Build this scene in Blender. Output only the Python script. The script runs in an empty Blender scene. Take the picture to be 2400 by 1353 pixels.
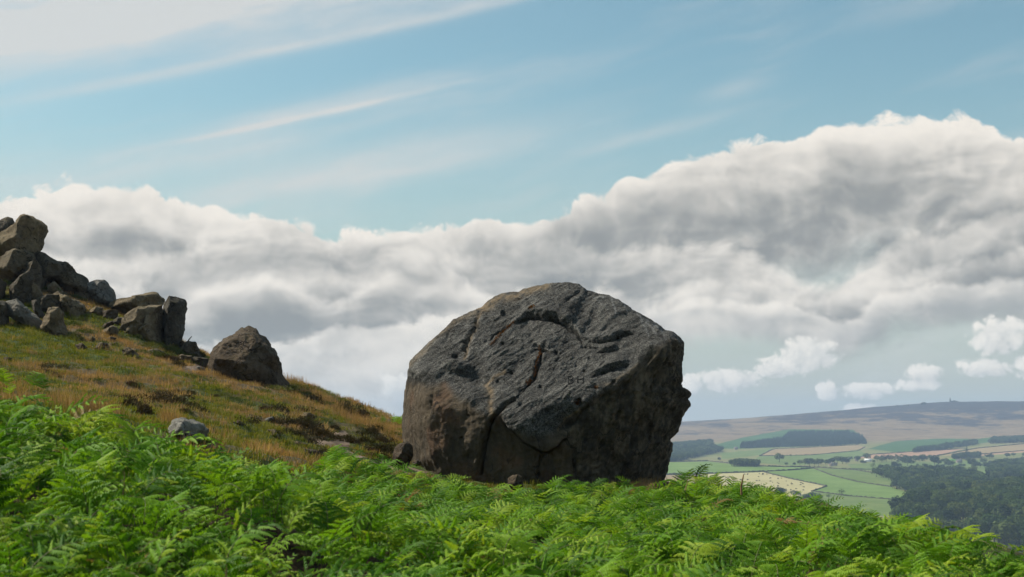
import bpy, bmesh, math, random
import numpy as np
from mathutils import Vector, Matrix
from mathutils.bvhtree import BVHTree

# ------------------------------------------------------------------ camera, sky, sun, exposure
FPX = 3333.0            # focal length in photograph pixels (50 mm on a 36 mm sensor, 2400 px wide)
HOR = 1000.0            # photograph row of the true horizon
scene = bpy.context.scene
C = scene.collection
cam_d = bpy.data.cameras.new('camera')
cam = bpy.data.objects.new('camera', cam_d)
C.objects.link(cam)
cam.location = (0, 0, 0)
cam.rotation_euler = (math.radians(90), 0, 0)
cam_d.sensor_width = 36.0
cam_d.lens = FPX / 2400.0 * 36.0
cam_d.shift_y = (HOR - 676.5) / 2400.0
cam_d.clip_start = 0.1
cam_d.clip_end = 30000
cam_d.dof.use_dof = True
cam_d.dof.focus_distance = 46.0
cam_d.dof.aperture_fstop = 3.2
scene.camera = cam
vs = scene.view_settings
vs.view_transform = 'Standard'
vs.look = 'None'
vs.exposure = 0.30
vs.gamma = 1.0
scene.render.engine = 'CYCLES'
cy = scene.cycles
cy.use_denoising = True
cy.use_adaptive_sampling = True
cy.adaptive_threshold = 0.02
cy.adaptive_min_samples = 8
cy.max_bounces = 6
cy.diffuse_bounces = 3
cy.glossy_bounces = 2
cy.transmission_bounces = 4
cy.volume_bounces = 0
cy.transparent_max_bounces = 6
cy.sample_clamp_indirect = 4.0

SUN_EL, SUN_AZ = 47.0, -74.0          # azimuth measured from +Y (view direction) towards +X
se, sa = math.radians(SUN_EL), math.radians(SUN_AZ)
SUN_DIR = Vector((math.cos(se) * math.sin(sa), math.cos(se) * math.cos(sa), math.sin(se)))
sun_d = bpy.data.lights.new('sun', 'SUN')
sun_d.energy = 5.0
sun_d.angle = math.radians(1.5)
sun_d.color = (1.0, 0.93, 0.82)
sun = bpy.data.objects.new('sun', sun_d)
C.objects.link(sun)
sun.rotation_euler = (-SUN_DIR).to_track_quat('-Z', 'Y').to_euler()


class NT:
    """tiny helper that writes node maths as expressions"""
    def __init__(self, tree):
        self.t = tree

    def n(self, typ, **kw):
        nd = self.t.nodes.new(typ)
        for k, v in kw.items():
            setattr(nd, k, v)
        return nd

    def put(self, sock, v):
        if isinstance(v, X):
            v = v.s
        if isinstance(v, bpy.types.NodeSocket):
            self.t.links.new(v, sock)
        elif isinstance(v, (tuple, list)) and len(v) == 3 and len(sock.default_value) == 4:
            sock.default_value = (*v, 1)
        else:
            sock.default_value = v

    def m(self, op, *a, clamp=False):
        nd = self.n('ShaderNodeMath', operation=op, use_clamp=clamp)
        for i, v in enumerate(a):
            self.put(nd.inputs[i], v)
        return X(self, nd.outputs[0])

    def vec(self, x, y, z):
        nd = self.n('ShaderNodeCombineXYZ')
        for i, v in enumerate((x, y, z)):
            self.put(nd.inputs[i], v)
        return X(self, nd.outputs[0])

    def vm(self, op, a, b, out=0):
        nd = self.n('ShaderNodeVectorMath', operation=op)
        self.put(nd.inputs[0], a)
        if op == 'SCALE':
            self.put(nd.inputs['Scale'], b)
        else:
            self.put(nd.inputs[1], b)
        return X(self, nd.outputs[out])

    def vma(self, a, b, c):
        nd = self.n('ShaderNodeVectorMath', operation='MULTIPLY_ADD')
        for i, v in enumerate((a, b, c)):
            self.put(nd.inputs[i], v)
        return X(self, nd.outputs[0])

    def xyz(self, v):
        nd = self.n('ShaderNodeSeparateXYZ')
        self.put(nd.inputs[0], v)
        return [X(self, o) for o in nd.outputs]

    def noise(self, v, scale=1.0, detail=4.0, rough=0.5, lac=2.0, dist=0.0, color=False):
        nd = self.n('ShaderNodeTexNoise')
        if v is not None:
            self.put(nd.inputs['Vector'], v)
        nd.inputs['Scale'].default_value = scale
        nd.inputs['Detail'].default_value = detail
        nd.inputs['Roughness'].default_value = rough
        nd.inputs['Lacunarity'].default_value = lac
        nd.inputs['Distortion'].default_value = dist
        return X(self, nd.outputs[1 if color else 0])

    def voro(self, v, scale=1.0, feature='F1', out='Distance', smooth=None, detail=0.0):
        nd = self.n('ShaderNodeTexVoronoi', feature=feature)
        if v is not None:
            self.put(nd.inputs['Vector'], v)
        nd.inputs['Scale'].default_value = scale
        if 'Detail' in nd.inputs:
            nd.inputs['Detail'].default_value = detail
        if smooth is not None and 'Smoothness' in nd.inputs:
            nd.inputs['Smoothness'].default_value = smooth
        return X(self, nd.outputs[out])

    def sstep(self, a, b, v):
        nd = self.n('ShaderNodeMapRange', interpolation_type='SMOOTHSTEP')
        self.put(nd.inputs[0], v)
        self.put(nd.inputs[1], a)
        self.put(nd.inputs[2], b)
        return X(self, nd.outputs[0])

    def mix(self, f, a, b, blend='MIX'):
        nd = self.n('ShaderNodeMix', data_type='RGBA', blend_type=blend)
        self.put(nd.inputs[0], f)
        self.put(nd.inputs[6], a)
        self.put(nd.inputs[7], b)
        return X(self, nd.outputs[2])

    def ramp(self, f, stops):
        nd = self.n('ShaderNodeValToRGB')
        self.put(nd.inputs[0], f)
        el = nd.color_ramp.elements
        while len(el) < len(stops):
            el.new(0.5)
        for e, (p, c) in zip(el, stops):
            e.position = p
            e.color = (*c, 1) if len(c) == 3 else c
        return X(self, nd.outputs[0])

    def curve(self, f, pts):
        nd = self.n('ShaderNodeFloatCurve')
        self.put(nd.inputs['Value'], f)
        c = nd.mapping.curves[0]
        while len(c.points) < len(pts):
            c.points.new(0.5, 0.5)
        for p, q in zip(c.points, pts):
            p.location = q
            p.handle_type = 'AUTO'
        nd.mapping.update()
        return X(self, nd.outputs[0])

    def attr(self, name, out='Color', typ='GEOMETRY'):
        nd = self.n('ShaderNodeAttribute', attribute_name=name, attribute_type=typ)
        return X(self, nd.outputs[out])


class X:
    def __init__(self, nt, s):
        self.nt, self.s = nt, s
    def __add__(self, o): return self.nt.m('ADD', self, o)
    __radd__ = __add__
    def __sub__(self, o): return self.nt.m('SUBTRACT', self, o)
    def __rsub__(self, o): return self.nt.m('SUBTRACT', o, self)
    def __mul__(self, o): return self.nt.m('MULTIPLY', self, o)
    __rmul__ = __mul__
    def __truediv__(self, o): return self.nt.m('DIVIDE', self, o)
    def max(self, o): return self.nt.m('MAXIMUM', self, o)
    def min(self, o): return self.nt.m('MINIMUM', self, o)
    def clamp(self): return self.nt.m('ADD', self, 0.0, clamp=True)
    def pow(self, o): return self.nt.m('POWER', self, o)
    def exp(self): return self.nt.m('EXPONENT', self)


def build_world():
    w = bpy.data.worlds.new('World')
    scene.world = w
    w.use_nodes = True
    t = w.node_tree
    t.nodes.clear()
    k = NT(t)
    sky = k.n('ShaderNodeTexSky', sky_type='NISHITA')
    sky.sun_disc = False
    sky.sun_elevation = se
    sky.sun_rotation = sa
    sky.altitude = 280
    sky.air_density = 1.0
    sky.dust_density = 1.6
    sky.ozone_density = 1.3
    tc = k.n('ShaderNodeTexCoord')
    D = k.vm('NORMALIZE', tc.outputs['Generated'], (0, 0, 0))
    dx, dy, dz = k.xyz(D)
    hz = k.m('SQRT', dx * dx + dy * dy)
    U = k.m('ARCTAN2', dx, dy) * 33.33      # hundredths of the focal length, along the horizon
    W = k.m('ARCTAN2', dz, hz) * 33.33      # the same, above the horizon
    N = k.vm('SCALE', D, 33.33)

    # --- noises shared by every layer
    warp = k.vm('SUBTRACT', k.noise(N, 0.55, 1.0, 0.5, color=True), (0.5, 0.5, 0.5))
    Nw = k.vm('ADD', N, k.vm('SCALE', warp, 1.0))
    big = k.noise(Nw, 0.34, 3.0, 0.5)

    def billow(v, scale, octs, gain=0.5):            # rounded heads with sharp creases between them
        tot, amp, s, norm = None, 1.0, scale, 0.0
        for o in range(octs):
            n_ = k.m('ABSOLUTE', k.noise(k.vm('ADD', v, (3.7 * o, 1.3 * o, 7.1 * o)), s, 0.0) * 2.0 - 1.0) * amp
            tot = n_ if tot is None else tot + n_
            norm += amp
            amp *= gain
            s *= 2.15
        return tot * (1.6 / norm)                    # about 0 in the creases, 0.45 on average
    pf = k.vm('MULTIPLY', Nw, (1, 1, 1.2))
    puff = billow(pf, 0.8, 4)
    puff2 = billow(k.vm('ADD', pf, (-0.22, 0.0, 0.34)), 0.8, 3)
    fine = k.noise(N, 2.6, 3.0, 0.6)
    relief = puff - puff2                            # lit from the upper left
    fl = k.vm('MULTIPLY', Nw, (0.30, 0.30, 1.3))
    flat = k.noise(fl, 0.75, 3, 0.5)
    flat2 = k.noise(k.vm('ADD', fl, (-0.05, 0, 0.40)), 0.75, 2, 0.5)
    frel = flat - flat2

    def curveU(pts, fallback=None):
        q = [((px - 1200) / 100.0 / 40 + 0.5, ((HOR - py) / 100.0 + 2) / 14) for px, py in pts]
        return k.curve(U / 40.0 + 0.5, q) * 14.0 - 2.0

    col = k.mix(1.0, sky.outputs[0], (0.1, 0.1, 0.1), 'MULTIPLY')
    col = k.mix(1.0, col, SKY_TINT, 'MULTIPLY')
    # pale air close to the horizon
    col = k.mix(k.m('MULTIPLY', k.sstep(8.5, 0.0, W), 0.9), col, HORIZON_COL)

    # --- high thin ice cloud, streaks rising to the right
    UW = k.vec(U, W, 0.0)
    ca, sa_ = math.cos(math.radians(13)), math.sin(math.radians(13))
    ru = U * ca + W * sa_
    rw = W * ca - U * sa_
    RW = k.vec(ru, rw, 0.0)
    RWw = k.vma(warp, (1.2, 0.35, 0), RW)
    streak = k.noise(k.vm('MULTIPLY', RWw, (0.075, 0.62, 1)), 1.0, 3, 0.55)
    wisps = k.noise(k.vm('MULTIPLY', RWw, (0.30, 1.5, 1)), 1.0, 4, 0.62)
    cir = k.sstep(0.47, 0.80, streak * 0.8 + wisps * 0.26) * 0.55
    bands = None
    for px, py, lu, lw, amp in ((420, 70, 7.5, 0.85, 1.0), (40, 170, 4.5, 0.30, .55), (-500, 160, 7, 1.6, .7), (850, 90, 3.6, 0.22, .45),
                                (720, 292, 3.3, .07, .60), (800, 262, 2.8, .26, .5), (1050, 60, 3.0, .12, .4), (830, 405, 3.8, 0.42, .75), (1720, 232, .8, .2, .35), (300, 430, 5.0, .5, .4), (1500, 330, 2.2, .16, .3), (250, 250, 3.4, .12, .35), (560, 170, 3.0, .10, .3)):
        x_, y_ = (px - 1200) / 100.0, (HOR - py) / 100.0
        a, b = x_ * ca + y_ * sa_, y_ * ca - x_ * sa_
        p = k.vma(RW, (1 / lu, 1 / lw, 0), (-a / lu, -b / lw, 0))
        g = k.m('POWER', 2.718, k.vm('DOT_PRODUCT', p, k.vm('SCALE', p, -1.0), out=1))
        bands = g * amp if bands is None else k.m('MULTIPLY_ADD', g, amp, bands)
    cir = k.m('MULTIPLY_ADD', bands, wisps * 1.7 + 0.15, cir).clamp()
    col = k.mix(cir * 0.88, col, (0.66, 0.66, 0.645))

    WHITE, GREY = (0.87, 0.82, 0.745), (0.285, 0.298, 0.295)

    def row(col, pts, amp, thick, lit_len, opac=1.0, edge=0.16, bot=0.7, grey=GREY, base=0.0, rel=1.0, lower=0.0):
        top = curveU(pts)
        d = top + (puff - 0.45) * amp + (big - 0.5) * amp * 1.1 + (fine - 0.5) * 0.13 - W - lower
        a = k.sstep(0.0, edge, d)
        low = d + (flat - 0.5) * thick * 0.6
        a = a * k.sstep(thick * (1 + bot), thick * 0.6, low) * opac
        lit = (d.max(0.0) * (-1.0 / lit_len)).exp() * 0.80 + relief * 0.40 * rel + frel * 0.7 * rel + (big - 0.5) * 1.1 + (flat - 0.5) * 0.9 + (fine - 0.5) * 0.22 + 0.10 + base
        lit = k.sstep(-0.12, 1.02, lit)
        c = k.mix(lit, grey, WHITE)
        return k.mix(a, col, c)

    # the main bank, then row upon row of paler, farther cloud below it
    col = row(col, [(-800, 470), (0, 440), (70, 452), (140, 432), (220, 418), (310, 420), (390, 447), (470, 448), (560, 468), (660, 482), (720, 488), (780, 518), (900, 508),
                    (1050, 490), (1280, 468), (1340, 440), (1430, 410), (1530, 368), (1640, 325), (1760, 306), (1880, 300), (1950, 280), (2040, 268), (2130, 276), (2240, 280), (2330, 330),
                    (2400, 320), (2900, 380), (3200, 400)], 0.62, 4.4, 0.85, edge=0.16, bot=0.1, lower=0.30)
    col = row(col, [(-800, 640), (0, 640), (150, 622), (260, 600), (400, 585), (560, 558), (700, 550), (800, 548), (900, 565), (1050, 590), (1200, 575), (1320, 545), (1450, 570), (1560, 555), (1700, 560), (1820, 610),
                    (1920, 645), (2010, 615), (2100, 560), (2250, 520), (2400, 480), (3200, 430)], 0.50, 1.35, 0.60, edge=0.42)
    col = row(col, [(-800, 700), (0, 690), (300, 660), (420, 690), (540, 650), (610, 632), (690, 650), (780, 700), (880, 640), (960, 612), (1060, 625), (1150, 680), (1400, 655), (1500, 690), (1620, 655), (1750, 640),
                    (1900, 680), (2000, 665), (2120, 640), (2400, 590), (3200, 560)], 0.38, 0.95, 0.48, edge=0.36, base=0.02)
    col = row(col, [(-800, 780), (0, 775), (640, 790), (900, 750), (1050, 735), (1300, 760), (1480, 722), (1600, 706), (1750, 702), (1880, 716), (1960, 742), (2060, 690), (2200, 668), (2400, 660), (3200, 650)],
              0.30, 0.80, 0.5, edge=0.20, grey=(0.38, 0.395, 0.39), base=0.05, bot=.5)
    col = row(col, [(-800, 790), (0, 800), (640, 812), (900, 780), (1050, 765), (1300, 810), (1500, 880), (1640, 1000), (2000, 1200), (3200, 1250)], 0.4, 2.6, 1.6,
              opac=0.85, edge=0.7, grey=(0.50, 0.495, 0.465), base=0.08)

    # --- small fair-weather clouds above the moor
    sw = k.vma(warp, (0.22, 0.10, 0), UW)
    sh = k.vm('ADD', sw, (-0.16, 0.16, 0))
    r1 = r2 = None
    for px, py, rx, ry in ((1880, 836, 78, 46), (1815, 862, 62, 30), (1705, 892, 84, 34), (1925, 915, 28, 26), (2012, 918, 70, 24), (2142, 882, 50, 24), (2128, 908, 66, 17),
                           (2296, 800, 66, 50), (2395, 784, 70, 42), (2272, 870, 68, 24), (2390, 862, 66, 36), (1610, 905, 46, 30), (2000, 960, 52, 16), (2620, 840, 190, 60), (930, 905, 46, 34)):
        sc_ = (100.0 / rx, 100.0 / ry, 0)
        of_ = (-(px - 1200) / rx, -(HOR - py) / ry, 0)
        p = k.vma(sw, sc_, of_)
        q = k.vm('DOT_PRODUCT', p, p, out=1)
        p2 = k.vma(sh, sc_, of_)
        q2 = k.vm('DOT_PRODUCT', p2, p2, out=1)
        r1, r2 = (q, q2) if r1 is None else (r1.min(q), r2.min(q2))
    sp = k.vm('MULTIPLY', N, (1, 1, 1.1))
    s1 = billow(sp, 2.6, 3)
    d = 1.15 - r1 + (s1 - 0.5) * 1.0 + (fine - 0.5) * 0.8
    a = k.sstep(0.0, 0.60, d) * 0.93
    lit = k.sstep(-0.95, 0.6, (r2.min(2.5) - r1.min(1.6)) * 0.5 + (s1 - 0.45) * 0.6 + (fine - 0.5) * 0.6)
    col = k.mix(a, col, k.mix(lit, (0.45, 0.485, 0.49), (0.93, 0.885, 0.81)))

    bg = k.n('ShaderNodeBackground')
    k.put(bg.inputs['Color'], col)
    bg.inputs['Strength'].default_value = 0.86
    out = k.n('ShaderNodeOutputWorld')
    t.links.new(bg.outputs[0], out.inputs['Surface'])
    w.cycles.sampling_method = 'MANUAL'
    w.cycles.sample_map_resolution = 512


SKY_TINT = (1.12, 1.34, 1.12)
HORIZON_COL = (0.50, 0.535, 0.505)
HAZE = 0.000105
build_world()

# ------------------------------------------------------------------ helpers
rng = np.random.default_rng(7)


def tag(o, label=None, cat=None, group=None, kind=None):
    for key, v in (('label', label), ('category', cat), ('group', group), ('kind', kind)):
        if v:
            o[key] = v
    return o


def link(o, parent=None):
    C.objects.link(o)
    if parent is not None:
        o.parent = parent
    return o


def empty(name, loc=(0, 0, 0)):
    o = bpy.data.objects.new(name, None)
    o.location = loc
    o.empty_display_size = 0.2
    C.objects.link(o)
    return o


def mesh_np(name, V, F, mats=(), smooth=False, attrs=None, fmat=None):
    """mesh from arrays: F is (n,3), (n,4) or a list of such arrays"""
    me = bpy.data.meshes.new(name)
    V = np.asarray(V, np.float32)
    Fs = F if isinstance(F, list) else [F]
    Fs = [np.asarray(f, np.int32) for f in Fs if len(f)]
    me.vertices.add(len(V))
    me.vertices.foreach_set('co', V.ravel())
    nl = sum(f.size for f in Fs)
    npoly = sum(len(f) for f in Fs)
    me.loops.add(nl)
    me.polygons.add(npoly)
    me.loops.foreach_set('vertex_index', np.concatenate([f.ravel() for f in Fs]))
    tot = np.concatenate([np.full(len(f), f.shape[1], np.int32) for f in Fs])
    st = np.concatenate([[0], np.cumsum(tot)[:-1]]).astype(np.int32)
    me.polygons.foreach_set('loop_start', st)
    me.polygons.foreach_set('loop_total', tot)
    if smooth:
        me.polygons.foreach_set('use_smooth', np.ones(npoly, bool))
    if fmat is not None:
        me.polygons.foreach_set('material_index', np.asarray(fmat, np.int32))
    for m in mats:
        me.materials.append(m)
    for an, (typ, dom, arr) in (attrs or {}).items():
        a = me.attributes.new(an, typ, dom)
        arr = np.asarray(arr, np.float32)
        if typ == 'FLOAT':
            a.data.foreach_set('value', arr.ravel())
        elif typ == 'FLOAT_COLOR':
            a.data.foreach_set('color', arr.ravel())
        elif typ == 'FLOAT_VECTOR':
            a.data.foreach_set('vector', arr.ravel())
    me.update()
    me.validate()
    return me


def obj_np(name, V, F, mats=(), parent=None, **kw):
    return link(bpy.data.objects.new(name, mesh_np(name, V, F, mats, **kw)), parent)


def _hash(ix, iy, iz, seed):
    h = (ix.astype(np.uint32) * np.uint32(374761393) + iy.astype(np.uint32) * np.uint32(668265263)
         + iz.astype(np.uint32) * np.uint32(2147483647) + np.uint32(seed * 974634777 & 0xffffffff))
    h = (h ^ (h >> np.uint32(13))) * np.uint32(1274126177)
    h = (h ^ (h >> np.uint32(16))) * np.uint32(2246822519)
    return h ^ (h >> np.uint32(15))


_G = rng.normal(size=(256, 3))
_G /= np.linalg.norm(_G, axis=1)[:, None]


def perlin(P, seed=0):
    P = np.asarray(P, float)
    I = np.floor(P).astype(np.int64)
    f = P - I
    w = f * f * f * (f * (f * 6 - 15) + 10)
    out = 0
    for a in (0, 1):
        for b in (0, 1):
            for c in (0, 1):
                g = _G[_hash(I[:, 0] + a, I[:, 1] + b, I[:, 2] + c, seed) & np.uint32(255)]
                d = g[:, 0] * (f[:, 0] - a) + g[:, 1] * (f[:, 1] - b) + g[:, 2] * (f[:, 2] - c)
                ww = (w[:, 0] if a else 1 - w[:, 0]) * (w[:, 1] if b else 1 - w[:, 1]) * (w[:, 2] if c else 1 - w[:, 2])
                out = out + d * ww
    return out * 1.6


def fbm(P, octs=4, seed=0, gain=0.5, lac=2.03, ridge=False):
    P = np.asarray(P, float)
    t, a, n = 0, 1.0, 0
    for o in range(octs):
        v = perlin(P, seed + o * 17)
        if ridge:
            v = 1 - 2 * np.abs(v)
        t = t + v * a
        n += a
        a *= gain
        P = P * lac
    return t / n


def perlin2(x, y, scale, seed=0, octs=3, gain=0.5):
    return fbm(np.stack([np.asarray(x) * scale, np.asarray(y) * scale, np.full(np.shape(x), 0.37 + seed)], -1).reshape(-1, 3), octs, seed, gain).reshape(np.shape(x))


class RBF:
    """smooth surface through scattered points (linear kernel)"""
    def __init__(self, P, z, lam=0.02, mean=True):
        self.P = np.asarray(P, float)
        n = len(self.P)
        K = np.linalg.norm(self.P[:, None] - self.P[None], axis=2)
        A = np.zeros((n + 3, n + 3))
        A[:n, :n] = K - lam * np.eye(n)
        Q = np.c_[np.ones(n), self.P]
        A[:n, n:] = Q
        A[n:, :n] = Q.T
        self.w = np.linalg.solve(A, np.r_[np.asarray(z, float), 0, 0, 0])

    def __call__(self, Q):
        Q = np.asarray(Q, float)
        out = np.empty(len(Q))
        for i in range(0, len(Q), 20000):
            q = Q[i:i + 20000]
            K = np.linalg.norm(q[:, None] - self.P[None], axis=2)
            out[i:i + 20000] = K @ self.w[:-3] + self.w[-3] + q @ self.w[-2:]
        return out


def at(px, py, Y):
    return np.array([(px - 1200.0) / FPX * Y, Y, (HOR - py) / FPX * Y])


def poly_dist(P, line):
    """distance of points to a polyline (2D), with the side sign and position along it"""
    P = np.asarray(P, float)
    best = np.full(len(P), 1e9)
    sign = np.zeros(len(P))
    tt = np.zeros(len(P))
    L = [np.asarray(q, float) for q in line]
    seg = [np.linalg.norm(b - a) for a, b in zip(L[:-1], L[1:])]
    tot, acc = sum(seg), 0
    for a, b, s in zip(L[:-1], L[1:], seg):
        d = b - a
        t = np.clip(((P - a) @ d) / (d @ d), 0, 1)
        q = P - (a + t[:, None] * d)
        r = np.hypot(q[:, 0], q[:, 1])
        m = r < best
        best[m] = r[m]
        sign[m] = np.sign(d[0] * q[m, 1] - d[1] * q[m, 0])
        tt[m] = (acc + t[m] * s) / tot
        acc += s
    return best, sign, tt


def in_poly(x, y, poly):
    x, y = np.asarray(x, float), np.asarray(y, float)
    c = np.zeros(x.shape, bool)
    n = len(poly)
    for i in range(n):
        x1, y1 = poly[i]
        x2, y2 = poly[(i + 1) % n]
        hit = ((y1 > y) != (y2 > y))
        with np.errstate(divide='ignore', invalid='ignore'):
            xi = (x2 - x1) * (y - y1) / ((y2 - y1) if y2 != y1 else 1e-9) + x1
        c ^= hit & (x < xi)
    return c


def sst(a, b, x):
    t = np.clip((x - a) / (b - a), 0, 1)
    return t * t * (3 - 2 * t)


def new_mat(name):
    m = bpy.data.materials.new(name)
    m.use_nodes = True
    t = m.node_tree
    t.nodes.clear()
    k = NT(t)
    out = k.n('ShaderNodeOutputMaterial')
    return m, k, out


def principled(k, out, color, rough=0.9, bump=None, strength=0.5, dist=0.02, spec=0.25):
    p = k.n('ShaderNodeBsdfPrincipled')
    k.put(p.inputs['Base Color'], color)
    k.put(p.inputs['Roughness'], rough)
    p.inputs['Specular IOR Level'].default_value = spec
    if bump is not None:
        b = k.n('ShaderNodeBump')
        b.inputs['Strength'].default_value = strength
        b.inputs['Distance'].default_value = dist
        k.put(b.inputs['Height'], bump)
        k.t.links.new(b.outputs[0], p.inputs['Normal'])
    k.t.links.new(p.outputs[0], out.inputs['Surface'])
    return p


def leaf_mat(name, cols, rough=0.55, trans=0.35, dead=None, spec=0.3):
    """thin leaf: reflects and lets light through; colour varies from plant to plant and along it"""
    m, k, out = new_mat(name)
    oi = k.n('ShaderNodeObjectInfo')
    r = X(k, oi.outputs['Random'])
    tip = k.attr('tip', 'Fac')
    c = k.ramp(r, [(i / (len(cols) - 1), q) for i, q in enumerate(cols)])
    if dead:
        c = k.mix(k.m('GREATER_THAN', k.m('FRACT', r * 37.0), 1.0 - dead[0]), c, dead[1])
    gp = k.n('ShaderNodeNewGeometry')
    pos = gp.outputs['Position']
    nz = k.noise(pos, 0.55, 2, 0.5)
    c = k.mix(k.sstep(0.30, 0.70, nz) * 0.45, c, k.mix(1.0, c, (1.3, 1.12, 0.8), 'MULTIPLY'))
    c = k.mix(tip * 0.55, c, k.mix(1.0, c, (1.7, 1.4, 1.0), 'MULTIPLY'))
    p = k.n('ShaderNodeBsdfPrincipled')
    k.put(p.inputs['Base Color'], c)
    p.inputs['Roughness'].default_value = rough
    p.inputs['Specular IOR Level'].default_value = spec
    tr = k.n('ShaderNodeBsdfTranslucent')
    k.put(tr.inputs['Color'], k.mix(1.0, c, (1.25, 1.25, 0.5), 'MULTIPLY'))
    mx = k.n('ShaderNodeMixShader')
    mx.inputs[0].default_value = trans
    k.t.links.new(p.outputs[0], mx.inputs[1])
    k.t.links.new(tr.outputs[0], mx.inputs[2])
    k.t.links.new(mx.outputs[0], out.inputs['Surface'])
    return m


def scatter(name, src, P, rot, scl, idx, kind='stuff', mat=None):
    """one object whose points each carry an instance of one of the source meshes (geometry nodes)"""
    me = bpy.data.meshes.new(name + '_points')
    me.vertices.add(len(P))
    me.vertices.foreach_set('co', np.asarray(P, np.float32).ravel())
    for an, typ, arr in (('rot', 'FLOAT_VECTOR', rot), ('scl', 'FLOAT_VECTOR', scl), ('idx', 'INT', idx)):
        a = me.attributes.new(an, typ, 'POINT')
        if typ == 'INT':
            a.data.foreach_set('value', np.asarray(arr, np.int32))
        else:
            a.data.foreach_set('vector', np.asarray(arr, np.float32).ravel())
    if mat:
        me.materials.append(mat)
    o = link(bpy.data.objects.new(name, me))
    ng = bpy.data.node_groups.new(name + '_scatter', 'GeometryNodeTree')
    ng.interface.new_socket('Geometry', in_out='INPUT', socket_type='NodeSocketGeometry')
    ng.interface.new_socket('Geometry', in_out='OUTPUT', socket_type='NodeSocketGeometry')
    gi, go = ng.nodes.new('NodeGroupInput'), ng.nodes.new('NodeGroupOutput')
    iop = ng.nodes.new('GeometryNodeInstanceOnPoints')
    g2i = ng.nodes.new('GeometryNodeGeometryToInstance')
    for s in reversed(src):
        oi = ng.nodes.new('GeometryNodeObjectInfo')
        oi.inputs['Object'].default_value = s
        oi.transform_space = 'ORIGINAL'
        ng.links.new(oi.outputs['Geometry'], g2i.inputs[0])
    ng.links.new(g2i.outputs[0], iop.inputs['Instance'])
    iop.inputs['Pick Instance'].default_value = True

    def named(an, typ):
        n = ng.nodes.new('GeometryNodeInputNamedAttribute')
        n.data_type = typ
        n.inputs[0].default_value = an
        return n.outputs[0]
    ng.links.new(gi.outputs[0], iop.inputs['Points'])
    ng.links.new(named('idx', 'INT'), iop.inputs['Instance Index'])
    e2r = ng.nodes.new('FunctionNodeEulerToRotation')
    ng.links.new(named('rot', 'FLOAT_VECTOR'), e2r.inputs[0])
    ng.links.new(e2r.outputs[0], iop.inputs['Rotation'])
    ng.links.new(named('scl', 'FLOAT_VECTOR'), iop.inputs['Scale'])
    ng.links.new(iop.outputs[0], go.inputs[0])
    md = o.modifiers.new('scatter', 'NODES')
    md.node_group = ng
    o['kind'] = kind
    return o

# ------------------------------------------------------------------ near ground: a moorland bank falling away to the valley on the right
FERN_H = 0.80
# fern canopy as the photograph shows it: column, row, distance
fern_top = [(0, 914, 17), (150, 934, 16), (300, 974, 15.5), (500, 1000, 14.5), (640, 1045, 14), (720, 1090, 14), (800, 1180, 13.5), (830, 1290, 12.5),
            (0, 1353, 7.5), (400, 1353, 7.5), (700, 1360, 8.0), (0, 1150, 11), (300, 1180, 10.5), (560, 1190, 10.5), (900, 1353, 10.5), (1200, 1353, 11), (1600, 1353, 11.5), (2000, 1353, 11), (2400, 1353, 10),
            (950, 1240, 19), (1200, 1240, 20), (1600, 1235, 20), (2000, 1270, 15), (2400, 1300, 13), (830, 1150, 30), (1000, 1150, 33), (1300, 1180, 32), (1500, 1180, 32),
            (900, 1110, 43), (1000, 1108, 43), (1150, 1130, 42), (1300, 1140, 42), (1480, 1152, 41), (1640, 1118, 37), (1560, 1135, 38), (1740, 1142, 35), (1880, 1172, 31), (2000, 1190, 25),
            (2100, 1172, 17), (2180, 1190, 17.5), (2260, 1232, 18), (2400, 1250, 15.5), (2700, 1330, 14), (-400, 900, 18), (-400, 1353, 8), (2800, 1400, 9)]
# bare hillside: column, row, distance
hill = [(0, 772, 64), (0, 725, 70), (0, 680, 76), (0, 630, 82), (110, 645, 79), (200, 715, 77), (270, 738, 76), (330, 765, 76), (440, 812, 73), (340, 815, 70), (150, 785, 66), (250, 790, 68), (480, 862, 71), (500, 850, 74),
        (590, 868, 72), (680, 893, 70), (740, 925, 68), (800, 962, 65), (870, 995, 61), (940, 1030, 57), (0, 860, 50), (0, 905, 40), (200, 880, 52), (200, 940, 38), (400, 890, 55), (400, 960, 42), (300, 985, 30),
        (500, 960, 48), (600, 930, 57), (700, 960, 56), (600, 1010, 42), (700, 1020, 46), (800, 1030, 50), (800, 1075, 44), (700, 1080, 36), (880, 1060, 50), (930, 1090, 47), (640, 1075, 30), (-400, 700, 64), (-400, 560, 80), (-400, 900, 40),
        (950, 1085, 49), (1250, 1130, 47.5), (1560, 1128, 46), (1250, 1120, 53)]
# out of sight: what the land does behind the crest and beyond the edge (x, y, z)
hidden = [(-35, 100, 6), (-20, 95, 0.5), (-25, 88, 4.0), (-8, 90, -1.5), (-2, 75, -1.5), (4, 70, -3), (10, 60, -3.2), (16, 50, -4.5), (14, 40, -3.4), (10, 30, -2.9), (7, 22, -2.6), (9, 16, -3.4), (14, 25, -6), (25, 45, -11), (30, 70, -17), (15, 90, -11),
          (0, 110, -8), (-20, 130, -6), (-60, 130, 3), (40, 110, -32), (0, 150, -22), (60, 150, -50), (-60, 160, -4), (-90, 60, 16), (-60, 30, 8), (-40, 10, 4), (-20, 0, 0.5), (-8, 0, -0.4), (0, 0, -1.6), (8, 0, -2.2), (20, 5, -6), (35, 10, -14),
          (0, -15, -1.2), (-30, -15, 2), (30, -15, -9), (0, 5, -1.75), (-3, 4, -1.4), (3, 4, -2.0), (60, 40, -28), (90, 90, -50), (-100, 130, 18), (-100, -15, 12), (100, -15, -40), (100, 160, -62)]
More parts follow.
